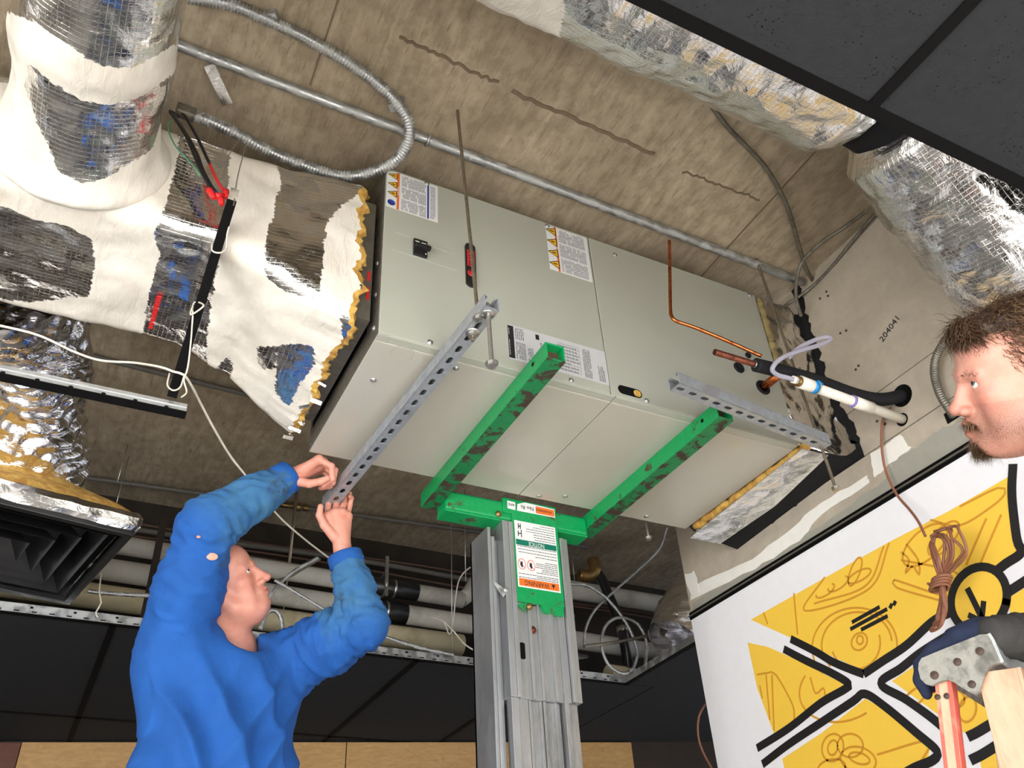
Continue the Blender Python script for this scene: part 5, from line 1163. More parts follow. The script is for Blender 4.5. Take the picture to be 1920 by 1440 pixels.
def sdf_obj(name, sdf, mats, parent, disp=None, color=None, smooth_it=1):
    V, Q = sdf.mesh(); 
    e = np.concatenate([Q[:, [0, 1]], Q[:, [1, 2]], Q[:, [2, 3]], Q[:, [3, 0]]])
    for _ in range(smooth_it):
        acc = np.zeros_like(V); c = np.zeros(len(V)); np.add.at(acc, e[:, 0], V[e[:, 1]]); np.add.at(acc, e[:, 1], V[e[:, 0]]); np.add.at(c, e[:, 0], 1); np.add.at(c, e[:, 1], 1)
        V = V*.5+.5*acc/np.maximum(c, 1)[:, None]
    if disp is not None:
        p0, p1, p2 = V[Q[:, 0]], V[Q[:, 1]], V[Q[:, 2]]; fn = np.cross(p1-p0, p2-p0); N = np.zeros_like(V)
        for k in range(4): np.add.at(N, Q[:, k], fn)
        N /= np.linalg.norm(N, axis=1, keepdims=True)+1e-12; V = V+N*disp(V)[:, None]
    me = bpy.data.meshes.new(name); me.from_pydata(V.tolist(), [], Q.tolist()); me.polygons.foreach_set('use_smooth', [True]*len(Q))
    if color is not None:
        a = me.attributes.new('tone', 'FLOAT_COLOR', 'POINT'); a.data.foreach_set('color', color(V).astype(np.float32).ravel())
    me.update(); return link(name, me, mats, parent)
def skin(name, base, red):
    t = NT(name); v = t.coord(); a = t.new('Attribute'); a.attribute_name = 'tone'; sp = t.new('SeparateColor'); t.l.new(a.outputs['Color'], sp.inputs[0])
    n = t.noise(v, 45, 5); n2 = t.noise(v, 420, 3)
    c = t.mix(t.ramp(n, [(.3, 0), (.7, .55)]), base, red)
    c = t.mix(sp.outputs[0], c, tuple(x*y for x, y in zip(red, (.88, .62, .62))))       # flushed parts, lips
    c = t.mix(t.math('MULTIPLY', sp.outputs[1], t.ramp(t.noise(v, 900, 2), [(.35, .25), (.65, .95)])), c, lin(92, 66, 50))   # stubble
    c = t.mix(sp.outputs[2], c, lin(42, 24, 20))       # mouth
    return t.done(Base_Color=c, Roughness=.48, Normal=t.bump(n2, .12, .002), Subsurface_Weight=.08, Subsurface_Radius=(.01, .004, .002), Subsurface_Scale=.6)
def fabric(name, col, dirt=None, wv=900, bump=.25):
    t = NT(name); v = t.coord(); f = t.noise(v, 9, 5); w_ = t.noise(v, wv, 2)
    c = t.mix(t.ramp(f, [(.3, 0), (.7, 1)]), tuple(x*.88 for x in col), tuple(min(1, x*1.1) for x in col))
    if dirt is not None:
        a = t.new('Attribute'); a.attribute_name = 'tone'; sp = t.new('SeparateColor'); t.l.new(a.outputs['Color'], sp.inputs[0])
        c = t.mix(t.math('MULTIPLY', sp.outputs[0], t.ramp(t.noise(v, 16, 6, .7), [(.3, .35), (.7, 1)])), c, dirt)
        c = t.mix(t.math('MULTIPLY', sp.outputs[1], t.ramp(t.noise(v, 60, 4, .7), [(.45, 0), (.6, 1)])), c, lin(52, 60, 62))
    return t.done(Base_Color=c, Roughness=.85, Normal=t.bump(w_, bump, .002, t.bump(t.noise(v, 26, 4, .6, .8), .25, .012)), Sheen_Weight=.0)
M_['skin1'] = skin('ruddy_skin', lin(218, 160, 138), lin(208, 130, 112)); M_['skin2'] = skin('flushed_skin', lin(220, 166, 144), lin(210, 136, 118))
M_['shirt'] = fabric('blue_fleece', lin(20, 84, 160), lin(58, 108, 140)); M_['jeans'] = fabric('dark_denim', lin(44, 54, 76)); M_['jacket'] = fabric('black_knit', lin(62, 60, 58), None, 500, .5)
M_['glove'] = fabric('navy_rubber_glove', lin(30, 40, 66), None, 300, .1); M_['hair_brown'] = simple('brown_hair', lin(96, 72, 54), .5, 0, .35, 200); M_['hair_light'] = simple('light_brown_hair', lin(132, 104, 78), .45, 0, .3, 200); M_['hair_grey'] = simple('grey_hair', lin(150, 136, 120), .55, 0, .3, 200); M_['hair_dark'] = simple('dark_brown_hair', lin(62, 46, 36), .5, 0, .35, 200)  # brown strands mixed from a darker and a lighter brown
M_['eye_white'] = simple('eye_white', lin(226, 218, 210), .15, 0, .03); M_['iris'] = simple('grey_iris', lin(84, 92, 96), .15, 0, .2, 300)
def axes(fwd, up):
    """world axes of a head from camera-space face and crown directions"""
    w_ = lambda v: (_r*v[0]+_u*v[1]+_f*v[2]); X = w_(fwd).normalized(); Z = w_(up); Z = (Z-X*Z.dot(X)).normalized(); Y = Z.cross(X); return X, Y, Z
def head(parent, C, X, Y, Z, s, skinm, open_mouth=0, jowl=0, neck_to=None, neck_r=.058, stubble=0, flush=.0, nose=1.0):
    """face and skull in local metres: x out of the face, y to the person's left, z to the crown"""
    def w_(p): return np.array(C+(X*p[0]+Y*p[1]+Z*p[2])*s)
    R = np.array([X, Y, Z]); lo = np.array(C)-.17*s; hi = np.array(C)+.17*s
    if neck_to is not None: lo = np.minimum(lo, np.array(neck_to)-(.09, .09, .16)); hi = np.maximum(hi, np.array(neck_to)+.09)
    S = SDF(lo, hi, .0028)
    E = lambda c, r, k=.012, sub=False: S.ell(w_(c), np.array(r)*s, R, k*s, sub)
    K = lambda a, b, ra, rb, k=.01, sub=False: S.cap(w_(a), w_(b), ra*s, rb*s, k*s, sub)
    E((-.018, 0, .034), (.098, .077, .084)); E((.030, 0, -.012), (.060, .064, .088), .03); E((.040, 0, .045), (.046, .060, .046), .03)
    for q in (-1, 1):
        K((-.012, q*.056, -.040), (.010, q*.054, -.078), .022, .019, .02); K((.010, q*.054, -.078), (.068, q*.016, -.107), .019, .017, .02)
        E((.052, q*.044, -.026), (.026, .022, .020), .02); E((.045, q*.042, -.062), (.028, .018, .03), .02)
    E((.079, 0, -.104), (.017, .021, .015), .014); E((.074, 0, -.072), (.024, .032, .026), .016)
    if jowl: E((.035, 0, -.112), (.045, .045, .024*(1+jowl)), .03); E((.02, 0, -.095), (.05, .058, .03), .03)
    # brow, nose
    K((.073, -.043, .012), (.086, -.012, .013), .0065, .0085, .016); K((.073, .043, .012), (.086, .012, .013), .0065, .0085, .016); K((.088, -.012, .013), (.088, .012, .013), .009, .009, .012)
    K((.088, 0, .004), (.108*(.5+.5*nose), 0, -.036), .0085, .0115, .008); E((.112*(.6+.4*nose), 0, -.042), (.0135, .0135, .0120), None or .006)
    K((.084, 0, -.005), (.093, 0, -.047), .0115, .0125, .006)
    for q in (-1, 1): E((.098, q*.0145, -.047), (.012, .0085, .0085), .005); E((.104, q*.0070, -.0575), (.0055, .0032, .0042), .002, True)
    # eye sockets and lids
    for q in (-1, 1):
        E((.092, q*.031, -.003), (.015, .0175, .0115), .010, True)
        E((.0728, q*.0315, -.0018), (.0146, .0146, .0142), .004); E((.0865, q*.0335, -.0022), (.0130, .0150, .0058), .0012, True)
    # lips
    o = open_mouth
    for q in (-1, 1):
        K((.089, q*.022, -.0735), (.0995, q*.006, -.0685), .0035, .0050, .004); K((.0995, q*.006, -.0685), (.0985, 0, -.0695), .0050, .0046, .003)
        K((.088, q*.021, -.0750-o*.3), (.0965, q*.006, -.0805-o), .0040, .0060, .005); K((.0965, q*.006, -.0805-o), (.0968, 0, -.0805-o), .0060, .0060, .003)
    K((.094, -.022, -.0745-o*.2), (.103, 0, -.0745-o*.5), .0012+o*.35, .0016+o*.45, .003, True); K((.103, 0, -.0745-o*.5), (.094, .022, -.0745-o*.2), .0016+o*.45, .0012+o*.35, .003, True)
    # ears
    for q in (-1, 1):
        E((-.014, q*.078, -.008), (.019, .0075, .033), .006); E((-.010, q*.0855, -.004), (.009, .006, .018), .004, True); E((-.008, q*.076, -.036), (.009, .006, .010), .006)
    if neck_to is not None: S.cap(w_((-.030, 0, -.045)), np.array(neck_to), neck_r*.96, neck_r*1.08, .035); S.cap(np.array(neck_to), np.array(neck_to)+(0, 0, -.07), neck_r*1.08, neck_r*1.2, .03)
    Rn = np.array([X, Y, Z])
    def tone(V):
        L = (V-np.array(C))@Rn.T/s; c = np.zeros((len(V), 4)); c[:, 3] = 1; x, y, z = L.T
        g = lambda cx, cy, cz, r: np.exp(-(((x-cx)**2+(np.abs(y)-cy)**2+(z-cz)**2)/r**2))
        lips = np.exp(-(((z+.0745+o*.5)/(.0085+o*.6))**2))*np.exp(-((y/.021)**4))*(x > .086)
        c[:, 0] = np.clip(.55*g(.113, 0, -.042, .016)+.40*g(.06, .045, -.03, .026)+.75*lips+flush, 0, 1)
        if stubble: c[:, 1] = stubble*np.clip(np.exp(-((z+.085)/.042)**2)*(x > -.015)*(1-.9*lips)*np.clip((.10-x)/.02+1, 0, 1)*(z < -.035), 0, 1)
        if o: c[:, 2] = np.exp(-((z+.0745+o*.45)/(.004+o*.40))**2)*np.exp(-((y/.017)**4))*(x > .075)*(x < .0965)
        return c
    body = sdf_obj('head', S, skinm, parent, None, tone)
    for q in (-1, 1):
        c = C+(X*.0728+Y*q*.0315+Z*-.0018)*s
        F = frame(c, c+X*1.0+Y*.0, Z) @ Matrix.Rotation(PI/2, 4, 'Y')
        e = obj('eye', MB().lathe([(.0122*s*math.sin(a), .0122*s*math.cos(a)) for a in np.linspace(0, PI, 12)], 18, 0, F), M_['eye_white'], parent)
    return body, w_, R
def iris(parent, c, d, s):
    F = frame(c, Vector(c)+Vector(d)) @ Matrix.Rotation(PI/2, 4, 'Y')
    e = obj('iris', MB().lathe([(0, .01268*s), (.0028*s, .0125*s)], 14, 1, F).lathe([(.0028*s, .0125*s), (.0058*s, .01115*s)], 14, 0, F), [M_['iris'], M_['ink']], parent)
def strands(name, parent, roots, dirs, length, width, m, curl=.0, seg=5, droop=(0, 0, -1), jitter=.35):
    V, Fc = [], []
    for r0, d0 in zip(roots, dirs):
        d = Vector(d0)+Vector((random.gauss(0, jitter), random.gauss(0, jitter), random.gauss(0, jitter))); d.normalize(); p = Vector(r0); L = length*random.uniform(.6, 1.25)/seg
        sd = d.orthogonal().normalized(); b = len(V); ph = random.uniform(0, 6.28)
        for k in range(seg+1):
            w_ = width*(1-.8*k/seg); V += [p+sd*w_, p-sd*w_]
            if k: a = b+2*k; Fc.append((a-2, a-1, a+1, a))
            d = (d+Vector(droop)*.16+Vector((math.sin(ph+k*1.5), math.cos(ph*1.3+k*1.4), math.sin(ph*.7+k*1.7)))*curl).normalized(); p = p+d*L
    me = bpy.data.meshes.new(name); me.from_pydata([tuple(v) for v in V], [], Fc); me.polygons.foreach_set('use_smooth', [True]*len(Fc)); me.update()
    o = link(name, me, m, parent); return stuff(o)
A_ = lambda v: np.array(v, float)
# ---------------------------------------------------------------- the man in blue
p1 = thing('person', 'man in a blue long-sleeved sweatshirt reaching up to hold the strut', 'person', (-.05, .90, .72))
X, Y, Z = axes((.87, .42, .16), (-.40, .90, .10)); HC = P(421, 1092, 2.68)
NB = P(437, 1232, 2.69)
RSH, LSH = P(322, 1222, 2.56), P(540, 1243, 2.72)
REL, RWR = P(388, 985, 2.57), P(536, 897, 2.765)
LEL, LWR = P(684, 1172, 2.66), P(648, 1048, 2.745)
head(p1, HC, X, Y, Z, 1.03, M_['skin1'], 0, .7, NB, .066, .10, .12, 1.05)
for q in (-1, 1): iris(p1, HC+(X*.0728+Y*q*.0315+Z*-.0018)*1.03, (X*.85+Z*.2-Y*.35), 1.03)
# thin grey hair round the sides and back, faint brows
rts, dr = [], []
for _ in range(1500):
    a, b = random.uniform(.9, 2*PI-.9), random.uniform(-.2, 1.35); L = Vector((-.018+.100*math.cos(a)*math.cos(b), .079*math.sin(a)*math.cos(b), .034+.086*math.sin(b)))
    if L.z < -.03 or (L.x > .03 and L.z < .09): continue
    n_ = Vector((math.cos(a)*math.cos(b), math.sin(a)*math.cos(b), math.sin(b)*.9)); t_ = Vector((-.8, 0, -.5))
    rts.append(HC+X*L.x+Y*L.y+Z*L.z); d = n_*.35+t_; dr.append(X*d.x+Y*d.y+Z*d.z)
strands('hair', p1, rts, dr, .024, .0011, M_['hair_grey'])
rts, dr = [], []
for q in (-1, 1):
    for _ in range(90):
        t_ = random.random(); rts.append(HC+X*(.0975-.017*t_)+Y*q*(.014+.032*t_)+Z*(.0160+.004*math.sin(t_*3)+random.uniform(-.002, .002))); dr.append(X*.3+Y*q*1+Z*.2)
strands('eyebrow', p1, rts, dr, .010, .0007, M_['hair_grey'], seg=3)
# hands: palm, four fingers, thumb
def hand(parent, wrist_a, wrist, mcps, fingers, thumb, skinm, pr=.016, wr=.026, tone=None, nails=True):
    allp = [wrist_a, wrist]+list(mcps)+[p for f in fingers for p in f]+list(thumb); a = np.array([list(p) for p in allp]); S = SDF(a.min(0)-.05, a.max(0)+.05, .0022)
    S.cap(wrist_a, wrist, wr*1.12, wr, .01)
    for m in mcps: S.cap(wrist, m, wr*.82, pr*.92, .012)
    for m, n_ in zip(mcps, mcps[1:]): S.cap(m, n_, pr*.86, pr*.82, .008)
    cen = sum((Vector(m) for m in mcps), Vector())/len(mcps); S.cap(Vector(wrist).lerp(cen, .35), Vector(wrist).lerp(cen, .85), pr*1.25, pr*1.15, .012)
    for m, f, r0 in zip(mcps, fingers, (.0098, .0102, .0096, .0082)):
        pts = [m]+list(f); rs = [r0*1.08, r0, r0*.92, r0*.80][:len(pts)]; S.chain(pts, rs, .0035)
    S.chain(thumb, [.0165, .0128, .0112, .0092][:len(thumb)], .005)
    h_ = sdf_obj('hand', S, skinm, parent, None, tone or (lambda V: np.tile(np.array([[.18, 0, 0, 1]]), (len(V), 1))))
    return h_
dR = 2.775
H = lambda px, py, k: P(px, py, dR+k)
hand(p1, P(512, 910, 2.765), H(548, 893, 0), [H(598, 862, -.022), H(605, 866, .002), H(606, 872, .024), H(602, 880, .044)],
     [[H(622, 874, -.030), H(623, 898, -.030), H(606, 911, -.024)], [H(628, 882, -.006), H(624, 905, -.008), H(604, 913, -.004)], [H(626, 890, .016), H(620, 911, .014), H(602, 915, .014)], [H(620, 896, .038), H(614, 913, .036), H(600, 915, .032)]],
     [H(556, 902, -.022), H(580, 907, -.036), H(601, 903, -.042), H(614, 897, -.042)], M_['skin1'])
dL = 2.80
H = lambda px, py, k: P(px, py, dL+k)
hand(p1, P(652, 1066, 2.735), H(642, 1030, -.035), [H(614, 968, -.012), H(628, 962, .004), H(641, 962, .016), H(652, 968, .024)],
     [[H(616, 942, .040), H(624, 925, .066), H(636, 922, .062)], [H(632, 938, .055), H(638, 922, .078), H(648, 922, .072)], [H(646, 938, .062), H(650, 924, .078), H(656, 926, .060)], [H(656, 948, .056), H(659, 934, .062), H(655, 930, .044)]],
     [H(628, 1008, -.038), H(608, 985, -.046), H(599, 966, -.044), H(601, 950, -.036)], M_['skin1'])
# sweatshirt
w_ = lambda v: np.array(v, float)
up = Vector((0, 0, 1)); sa = (LSH-RSH); sa.z = 0; sa.normalize(); fw = up.cross(sa)*-1
if fw.dot(CAM_C-NB) < 0: fw = -fw
CH = (RSH+LSH)/2; Rt = np.array([sa, fw, up])
HIP = Vector((CH.x+.02, CH.y+.02, CH.z-.56))
S = SDF(np.array(CH)+(-.55, -.55, -.80), np.array(CH)+(.55, .55, .62), .0085)
S.ell(CH+Vector((0, 0, -.12))-sa*.01, (.235, .150, .20), Rt, .05).ell(CH+Vector((0, 0, -.33))+fw*.02-sa*.01, (.230, .165, .24), Rt, .06).ell(CH+Vector((0, 0, -.52))+fw*.015, (.215, .155, .18), Rt, .05)
S.cap(RSH+Vector((0, 0, -.02)), LSH+Vector((0, 0, -.02)), .075, .075, .05); NS = NB+Vector((0, 0, -.055)); S.cap(RSH.lerp(NS, .35), NS+fw*-.02, .065, .066, .04); S.cap(LSH.lerp(NS, .35), NS+fw*-.02, .062, .066, .04)
S.chain([RSH+Vector((0, 0, -.03)), RSH.lerp(REL, .5), REL], [.100, .092, .078], .05); S.chain([REL, REL.lerp(RWR, .55), RWR+(REL-RWR).normalized()*.02], [.078, .066, .049], .02)
S.chain([LSH, LSH.lerp(LEL, .5), LEL], [.092, .082, .070], .045); S.chain([LEL, LEL.lerp(LWR, .55), LWR+(LEL-LWR).normalized()*.01], [.070, .060, .050], .02)
S.cap(RWR+(RWR-REL).normalized()*.0, RWR+(RWR-REL).normalized()*.06, .040, .040, .004, True); S.cap(LWR+(LWR-LEL).normalized()*.005, LWR+(LWR-LEL).normalized()*.06, .042, .042, .004, True)
S.cap(NB+fw*.02+Vector((0, 0, -.02)), NB+(HC-NB)*.8, .072, .085, .012, True); S.cap(NB+fw*.06+Vector((0, 0, -.05)), NB+fw*.14+Vector((0, 0, .02)), .045, .06, .02, True)
Rn_ = np.array([sa, fw, up]); chn = np.array(CH); rs_, ls_ = np.array(RSH), np.array(LSH); rel, rwr, lel, lwr = map(lambda v: np.array(v), (REL, RWR, LEL, LWR))
def nz(V, f, seed): return np.array([mnoise.noise(Vector((v[0]*f[0]+seed, v[1]*f[1], v[2]*f[2]))) for v in V])
def shirt_disp(V):
    L = (V-chn)@Rn_.T; u, v_, z = L.T
    # long drape folds running from the armpits towards the waist, creases round the elbows
    d1 = u*.80+z*.45; d2 = u*.85-z*.35
    f = .0180*(1-2*np.abs(np.sin(d1*30+2.4*nz(L, (4, 4, 2), 4)+.6)))**1*np.clip((-.02-z)/.12, 0, 1)*np.exp(-((u+.06)/.20)**2)*(.35+.65*(nz(L, (3, 3, 3), 14)>-.15))
    f += .0140*(1-2*np.abs(np.sin(d2*33+2.2*nz(L, (4, 4, 2), 9))))*np.clip((-.03-z)/.12, 0, 1)*np.exp(-((u-.10)/.16)**2)
    for a, b, fr, am in ((rs_, rel, 48, .0065), (rel, rwr, 60, .0060), (ls_, lel, 62, .0085), (lel, lwr, 60, .0065)):
        ab = b-a; ln = np.linalg.norm(ab); t = ((V-a)@ab)/ln; rad = np.linalg.norm(V-a-np.outer(t/ln, ab), axis=1); m = np.clip((.125-rad)/.03, 0, 1)*(t > -.02)*(t < ln+.02)
        e1 = np.cross(ab/ln, (0, 0, 1.)); e1 /= np.linalg.norm(e1); e2 = np.cross(ab/ln, e1); q_ = V-a; th_ = np.arctan2(q_@e2, q_@e1)
        w2 = np.stack([t*fr*.55+.8*np.sin(th_+fr), np.cos(th_)*1.1, np.sin(th_)*1.1], 1); n1 = nz(w2, (1, 1, 1), fr)
        f += m*am*(1.15-3.2*np.abs(n1))
    return f+.004*nz(V, (9, 9, 9), 2)+.0035*(1-3*np.abs(nz(L, (7, 7, 3), 21)))*np.clip((.03-z)/.1, 0, 1)
def shirt_tone(V):
    c = np.zeros((len(V), 4)); c[:, 3] = 1
    for a, b in ((rel, rwr), (lel, lwr)):
        ab = b-a; ln = np.linalg.norm(ab); t = ((V-a)@ab)/ln; rad = np.linalg.norm(V-a-np.outer(t/ln, ab), axis=1)
        k = np.clip((t+.06)/.12, 0, 1)*(rad < .13); c[:, 0] = np.maximum(c[:, 0], k)
    for px, py, r in ((527, 915, 22), (640, 1123, 12), (416, 1005, 6), (413, 1058, 5), (660, 1000, 10)):
        x_, y_ = proj_np(V); c[:, 1] = np.maximum(c[:, 1], np.exp(-((x_-px)**2+(y_-py)**2)/r**2))
    return c
sh = sdf_obj('sweatshirt', S, M_['shirt'], p1, shirt_disp, shirt_tone, 1)
def band(nm, c, ax, r, th, m, par):
    F = frame(c, Vector(c)+Vector(ax)) @ Matrix.Rotation(PI/2, 4, 'Y'); n = 64
    prof = [(r-.008, -th/2), (r-.002, -th/2-.002), (r+.003, -th/2+.003), (r+.003, th/2-.003), (r-.002, th/2+.002), (r-.008, th/2), (r-.010, 0)]
    mb = MB(); vs = []
    for rr, z_ in prof+[prof[0]]:
        for k in range(n): a = 2*PI*k/n; q_ = rr*(1+.012*(k % 2)); vs.append(F @ Vector((q_*math.cos(a), q_*math.sin(a), z_)))
    mb.add(vs, [(i*n+k, i*n+(k+1) % n, (i+1)*n+(k+1) % n, (i+1)*n+k) for i in range(len(prof)) for k in range(n)], 0, None, True); return obj(nm, mb, m, par)
band('cuff', RWR+(REL-RWR).normalized()*.008, RWR-REL, .050, .045, M_['shirt'], sh); band('cuff', LWR+(LEL-LWR).normalized()*.004, LWR-LEL, .051, .040, M_['shirt'], sh)
band('collar', NB+fw*.022+Vector((0, 0, -.032)), up+fw*.45, .080, .020, M_['shirt'], sh)
for px, py, r in ((403, 1043, .0105), (371, 1008, .004)):      # worn holes showing skin
    d0 = depth(REL); best = None
    V = np.array([v.co[:] for v in sh.data.vertices]); x_, y_ = proj_np(V); k = np.argmin((x_-px)**2+(y_-py)**2+1e4*((V-np.array(CAM_C))@np.array(_f))); c = Vector(V[k])
    n_ = (CAM_C-c).normalized(); F = frame(c+n_*.003, c+n_*2) @ Matrix.Rotation(PI/2, 4, 'Y'); obj('worn_hole', MB().lathe([(0, .003), (r*.6, .0026), (r, 0)], 14, 0, F @ Matrix.Diagonal((1, 1.5, 1, 1))), M_['skin1'], sh)
# trousers and boots, below the frame
S = SDF((HIP.x-.42, HIP.y-.42, .70), (HIP.x+.42, HIP.y+.42, HIP.z+.14), .014)
S.ell(HIP+Vector((0, 0, -.02)), (.205, .145, .14), Rt, .04)
for q in (-1, 1):
    a = HIP+sa*.095*q+Vector((0, 0, -.08)); b = Vector((a.x, a.y, a.z-.40))+sa*.02*q+fw*.02; c = Vector((b.x, b.y, .82))-fw*.02
    S.chain([a, b, c], [.105, .075, .062], .03)
sdf_obj('trousers', S, M_['jeans'], p1)
for q in (-1, 1):
    c = HIP+sa*.115*q; S = SDF((c.x-.22, c.y-.22, .70), (c.x+.22, c.y+.22, .90), .01); S.cap((c.x, c.y, .86), (c.x, c.y, .775), .058, .055, .02).cap((c.x, c.y, .772), (c.x+fw.x*.15, c.y+fw.y*.15, .764), .052, .044, .02)
    sdf_obj('boot', S, M_['jacket'], p1)
wp = thing('work_platform', 'aluminium work platform under the man in blue, below the picture', 'platform', (HIP.x, HIP.y, 0))
obj('deck_board', MB().box((HIP.x-.45, HIP.y-.28, .68), (HIP.x+.45, HIP.y+.28, .72)), M_['alu'], wp, .004)
for sx in (-1, 1):
    for sy in (-1, 1): obj('leg', MB().beam((HIP.x+.43*sx, HIP.y+.25*sy, .68), (HIP.x+.50*sx, HIP.y+.30*sy, 0), .04, .04, 0, (0, 1, 0)), M_['alu'], wp, .003)
    obj('rung', MB().beam((HIP.x+.465*sx, HIP.y-.27, .34), (HIP.x+.465*sx, HIP.y+.27, .34), .03, .03), M_['alu'], wp, .002)
# ---------------------------------------------------------------- the bearded man on the ladder
p2 = thing('person', 'bearded man with wavy brown hair looking up in profile beside the mural', 'person', (1.0, -1.15, .86))
X, Y, Z = axes((-.935, -.20, .22), (-.225, .965, .02)); HC = P(1909, 700, 1.53)
NB2 = HC-Z*.165-X*.075+Vector((.03, -.02, -.02))
head(p2, HC, X, Y, Z, 1.0, M_['skin2'], .0085, .2, NB2, .062, 1.0, .10, .92)
for q in (-1, 1): iris(p2, HC+(X*.0728+Y*q*.0315+Z*-.0018), (X*.85+Z*.30+Y*.30), 1)
W2 = lambda L: HC+X*L[0]+Y*L[1]+Z*L[2]
S = SDF(np.array(HC)-.16, np.array(HC)+.16, .004); R_ = np.array([X, Y, Z])
S.ell(W2((-.034, 0, .045)), (.092, .079, .078), R_, .01).ell(W2((.020, 0, .088)), (.052, .058, .028), R_, .02).ell(W2((-.075, 0, .0)), (.050, .066, .060), R_, .02)
S.ell(W2((.058, 0, .088)), (.036, .050, .022), R_, .02)
S.ell(W2((.088, 0, -.016)), (.066, .10, .076), R_, .012, True)
sdf_obj('hair_mass', S, M_['hair_dark'], p2, lambda V: .004*nz(V, (60, 60, 60), 3)+.003*nz(V, (140, 140, 140), 5))
rts, dr = [], []
while len(rts) < 5200:
    a, b = random.uniform(0, 2*PI), random.uniform(-.35, 1.5); n_ = Vector((math.cos(a)*math.cos(b), math.sin(a)*math.cos(b), math.sin(b))); L = Vector((-.022+(.100 if n_.z > .3 else .094)*n_.x, .079*n_.y, .048+.080*n_.z))
    if L.x > .035 and L.z < .062+.012*mnoise.noise(Vector((L.y*40, 1, 0))): continue
    if L.x > .005 and L.z < .024+.02*mnoise.noise(Vector((L.x*50, 5, 0))): continue
    if L.z < -.04 or (L.z < .0 and L.x > -.03): continue
    rts.append(W2(L)); d = n_*.45+Vector((-.55 if L.x < .05 else .15, n_.y*.3, .15 if L.x > .03 else -.25)); dr.append(X*d.x+Y*d.y+Z*d.z)
for _ in range(1100):
    a, b = random.uniform(-1.5, 1.5), random.uniform(-.7, 1.2); n_ = Vector((math.cos(a)*math.cos(b), math.sin(a)*math.cos(b), math.sin(b))); rts.insert(0, W2((.058+.036*n_.x, .050*n_.y, .088+.022*n_.z))); d = n_*.22+Vector((-.12, n_.y*.5+.25, -.38)); dr.insert(0, X*d.x+Y*d.y+Z*d.z)
strands('hair', p2, rts[:3400], dr[:3400], .040, .0013, M_['hair_brown'], .42, 6)
strands('hair', p2, rts[3400:], dr[3400:], .034, .0013, M_['hair_light'], .42, 6)
rts, dr = [], []
while len(rts) < 2300:
    t_, q = random.random(), random.choice((-1, 1)); 
    if random.random() < .72:      # chin tuft
        a = random.uniform(-1.2, 1.2); L = Vector((.082+.012*math.cos(a)+random.uniform(-.022, .004), .020*math.sin(a)*1.1, -.112+random.uniform(-.012, .014))); d = Vector((.30, math.sin(a)*.25, -1))
    elif random.random() < .5:     # jaw line
        L = Vector((.068-.065*t_, q*(.020+.043*t_), -.118+.030*t_+random.uniform(-.012, .010))); d = Vector((.1, q*.2, -.9))
    else:                          # moustache
        L = Vector((.0985-.008*t_, q*.024*t_, -.0615-.010*t_)); d = Vector((.25, q*.7, -.6))
    rts.append(W2(L)); dr.append(X*d.x+Y*d.y+Z*d.z)
strands('beard', p2, rts, dr, .024, .0009, M_['hair_light'], .18, 4)
rts, dr = [], []
for q in (-1, 1):
    for _ in range(170):
        t_ = random.random(); rts.append(W2((.0945-.017*t_, q*(.012+.034*t_), .0150+.004*math.sin(t_*3)+random.uniform(-.0025, .0025)))); d = Vector((.25, q, .15)); dr.append(X*d.x+Y*d.y+Z*d.z)
strands('eyebrow', p2, rts, dr, .011, .0008, M_['hair_dark'], seg=3)
# ---------------------------------------------------------------- stepladder in the lower right corner
LQ = P(1795, 1245, 1.46); LE = Vector((.39, -.921, 0)); LG = Vector((.921, .39, 0))       # LE along the end plate, LG along the ladder's width
def onpl(px, py, off=0):
    d = ray(px, py); o = LQ+LG*off; return CAM_C+d*((o-CAM_C).dot(LG)/d.dot(LG))
ld = thing('step_ladder', 'stepladder with a scuffed grey top and faded pink fibreglass rails', 'ladder', (LQ.x, LQ.y, 0))
outl = [(1722, 1255), (1723, 1243), (1728, 1234), (1760, 1221), (1800, 1205), (1838, 1190), (1851, 1189), (1858, 1200), (1877, 1243), (1861, 1247), (1852, 1255), (1846, 1268), (1841, 1284), (1836, 1296), (1828, 1302), (1816, 1297), (1801, 1288), (1790, 1280), (1779, 1275), (1768, 1276), (1757, 1281), (1747, 1285), (1736, 1283), (1726, 1273)]
pp = [onpl(*p) for p in outl]
obj('end_plate', MB().prism(pp, LG*.006), M_['cap'], ld, .002)
obj('end_plate', MB().prism([p+LG*.40 for p in pp], LG*.006), M_['cap'], ld, .002)
top = [onpl(*p) for p in outl[1:7]]; mb = MB(); n = len(top)
vs = [p+LG*.006 for p in top]+[p+LG*.40 for p in top]+[p+LG*.006+Vector((0, 0, -.005)) for p in top]+[p+LG*.40+Vector((0, 0, -.005)) for p in top]
mb.add(vs, [(i, i+1, n+i+1, n+i) for i in range(n-1)]+[(2*n+i, 3*n+i, 3*n+i+1, 2*n+i+1) for i in range(n-1)]+[(0, n, 3*n, 2*n), (n-1, 3*n-1, 4*n-1, 2*n-1)]); obj('top_step', mb, M_['cap'], ld)
a, b, c = (onpl(*p) for p in ((1851, 1189), (1858, 1200), (1877, 1243)))
obj('front_apron', MB().prism([a, b, c, c+LG*.40, b+LG*.40, a+LG*.40], (b-a).cross(LG).normalized()*.005), simple('brighter_cast_aluminium', lin(176, 180, 178), .45, .4, .15, 30, .2), ld, .002)
for px, py, r in ((1752, 1266, .0062), (1795, 1241, .0058), (1837, 1221, .0060), (1822, 1283, .0056)):
    q = onpl(px, py, -.0008); F = frame(q, q-LG) @ Matrix.Rotation(PI/2, 4, 'Y')
    obj('rivet', MB().lathe([(0, .0012), (r*.55, .0014), (r*.75, .0004), (r, .0010), (r*1.15, 0)], 16, 0, F), M_['hole'], ld)
